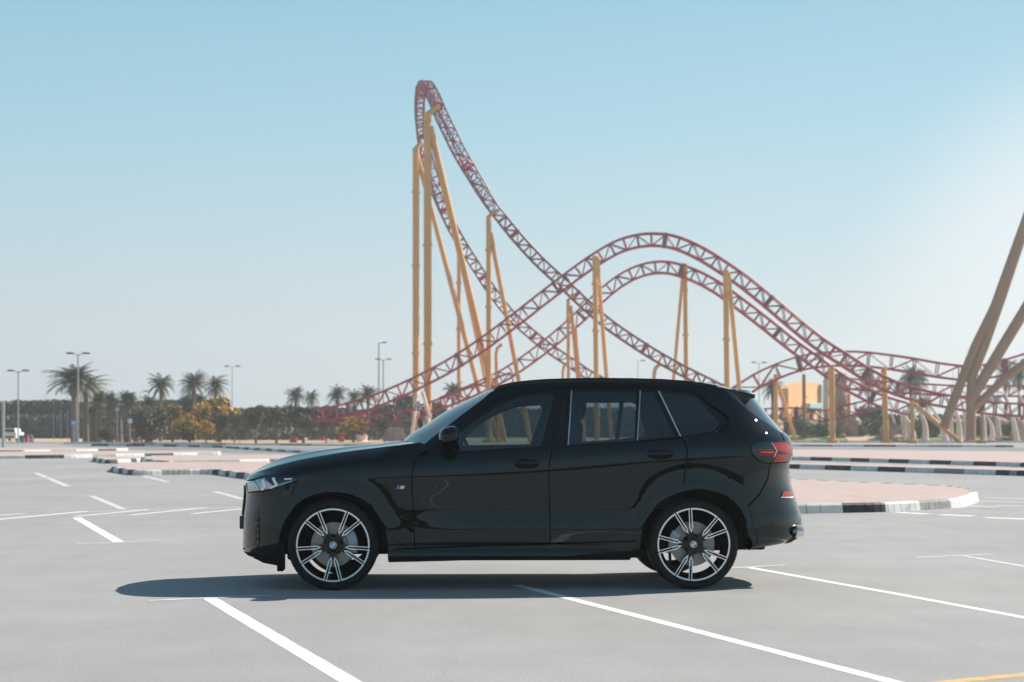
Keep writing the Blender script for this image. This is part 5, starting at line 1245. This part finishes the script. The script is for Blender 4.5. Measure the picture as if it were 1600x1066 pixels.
# left side signs and banners
def sign(x, yc, Y, kind, label, m='signblue'):
    root = empty('road_sign', ((x-800)/F*Y, Y, 0)); tag(root, label, 'road sign'); zc = at(0, yc, Y).z; k = Y/F
    b = MB(); b.tube([(0, .04, 0), (0, .04, zc)], .045, 6); b.build('post', M['steel'], root)
    b = MB()
    if kind == 'square': b.box(-4.5*k, 4.5*k, -.02, .02, zc-4*k, zc+4*k)
    else: b.lathe([(0, -.02), (3.8*k, -.02), (3.8*k, .02), (0, .02)], 20, 'y', (0, 0, zc))
    b.build('face', M[m], root)
    b = MB()
    if kind == 'square': b.box(-2*k, 2*k, -.03, -.021, zc-1.8*k, zc+1.8*k)
    else: b.lathe([(1.5*k, -.028), (2.2*k, -.028), (2.2*k, -.021), (1.5*k, -.021)], 16, 'y', (0, 0, zc), close=True)
    b.build('symbol', M['white'] if m != 'white' else M['steel'], root)
sign(115, 661, 152, 'square', 'small square blue sign in front of the palm trunks'); sign(183, 640, 160, 'round', 'round blue sign on a thin pole by the fan palms'); sign(203, 658, 160, 'round', 'pale round sign behind the olive bush', 'white')
for i, (x, y0, y1, w_, l) in enumerate([(85.5, 648, 683, 3.4, 'narrow navy banner, first in the row before the hedge'), (98, 643, 683, 5, 'tallest navy banner before the hedge'), (108.5, 645, 683, 5, 'navy banner right beside the big palm trunk'), (160, 654, 678, 4, 'short navy banner among the fan palms')]):
    Y = 190; root = empty('banner', ((x-800)/F*Y, Y, 0)); tag(root, l, 'banner', 'navy banners'); k = Y/F
    z0, z1 = at(0, y1, Y).z, at(0, y0, Y).z
    b = MB(); b.tube([(-w_/2*k, 0, 0), (-w_/2*k, 0, z1+.1)], .03, 6); b.build('pole', M['steel'], root)
    b = MB(); n = 8; b.grid([[(-w_/2*k+w_*k*(.35+.65*sin(pi*min(1, .15+.8*(1-t/n)))**.6)*u/4, .03*sin(u+t), z0+(z1-z0)*t/n) for u in range(5)] for t in range(n+1)]); o = b.build('cloth', M['blue'], root)
# distant white-roofed sheds
for x, w_, y, l in ((77, 20, 626, 'white shed roof showing above the left wood'), (100, 24, 626, 'wider white shed roof beside the big palm')):
    Y = 300; k = Y/F; b = MB(); H = at(0, y, Y).z; b.prism([(-w_*k/2, 0), (-w_*k/2, H-.5), (0, H), (w_*k/2, H-.5), (w_*k/2, 0)], 0, 8); root = empty('shed', ((x-800)*k, Y, 0)); b.build('wall', M['white'], root); tag(root, l, 'building')
    b = MB(); b.box(-w_*k/2-.2, w_*k/2+.2, -.25, -.01, H-.75, H-.5); b.build('gutter', M['steel'], root)
# bins and barriers
for x, y, w_, h_, Y, m, l in ((458.5, 689.5, 11, 6.5, 172, 'redplastic', 'wide low red bin in front of the brownish tree'), (533.5, 687, 8.5, 11, 180, 'redplastic', 'tall red box by the round yellow shrub'), (503, 686.5, 9, 5, 196, 'redplastic', 'small faded red box between the two red boxes'),
                             (34, 689, 7, 9, 176, 'signblue', 'pale blue barrier beside the parked white car'), (42, 689, 4.5, 9, 178, 'redplastic', 'narrow red barrier between the blue and white ones'), (49, 689, 6, 9, 176, 'white', 'white barrier right of the narrow red one')):
    k = Y/F; root = empty('plastic_barrier', ((x-800)*k, Y, 0)); tag(root, l, 'barrier')
    W_, H_ = w_*k/2, max(.35, at(0, y-h_, Y).z); b = MB()
    b.prism([(-W_, 0), (-W_, H_*.35), (-W_*.85, H_*.5), (-W_*.85, H_), (W_*.85, H_), (W_*.85, H_*.5), (W_, H_*.35), (W_, 0)], -.22, .22); b.build('shell', M[m], root, bevel=.03)
    b = MB(); b.box(-W_*.5, W_*.5, -.235, -.221, H_*.6, H_*.8); b.build('recess', M['dark'], root)
# white car parked far left
Y = 190; k = Y/F; root = empty('parked_car', ((14-800)*k, Y, 0)); tag(root, 'small white van-like car parked far off at the left edge', 'car'); root.scale = (.72, .8, .8)
b = MB(); b.prism([(-.95, .3), (-.98, .9), (-.9, 1.05), (.9, 1.05), (.98, .9), (.95, .3)], 0, 3.9); b.prism([(-.88, 1.05), (-.72, 1.55), (.72, 1.55), (.88, 1.05)], .1, 2.9); b.build('body', M['white'], root, bevel=.06)
b = MB(); b.prism([(-.80, 1.09), (-.68, 1.47), (.68, 1.47), (.80, 1.09)], .06, .095); b.build('rear_window', M['glassdark'], root)
b = MB(); b.box(-.7, .7, -.06, 0, .38, .58); b.build('bumper', M['dark'], root)
for sx in (-1, 1):
    b = MB(); b.box(sx*.9-.07, sx*.9+.05 if sx < 0 else sx*.9+.05, -.03, .02, .72, .95); b.build('taillight', M['lampred'], root)
    for yy in (.75, 3.1):
        b = MB(); b.lathe([(0, -.1), (.2, -.1), (.33, -.09), (.34, 0), (.33, .09), (0, .1)], 18, 'x', (sx*.82, yy, .34)); b.build('wheel', M['tyre'], root, smooth=40)

# ================================================================== AIR
hm = bpy.data.materials.new('haze'); hm.use_nodes = True; n = hm.node_tree.nodes; n.remove(n['Principled BSDF'])
v = n.new('ShaderNodeVolumePrincipled'); v.inputs['Color'].default_value = (.86, .90, .93, 1); v.inputs['Density'].default_value = .0007; v.inputs['Anisotropy'].default_value = .3
hm.node_tree.links.new(v.outputs[0], n['Material Output'].inputs['Volume'])
if 1:
    b = MB(); b.box(-950, 950, -350, 1300, -1.5, 60); hz = b.build('haze', hm); tag(hz, 'thin pale desert haze over the lot', 'haze', kind='stuff')
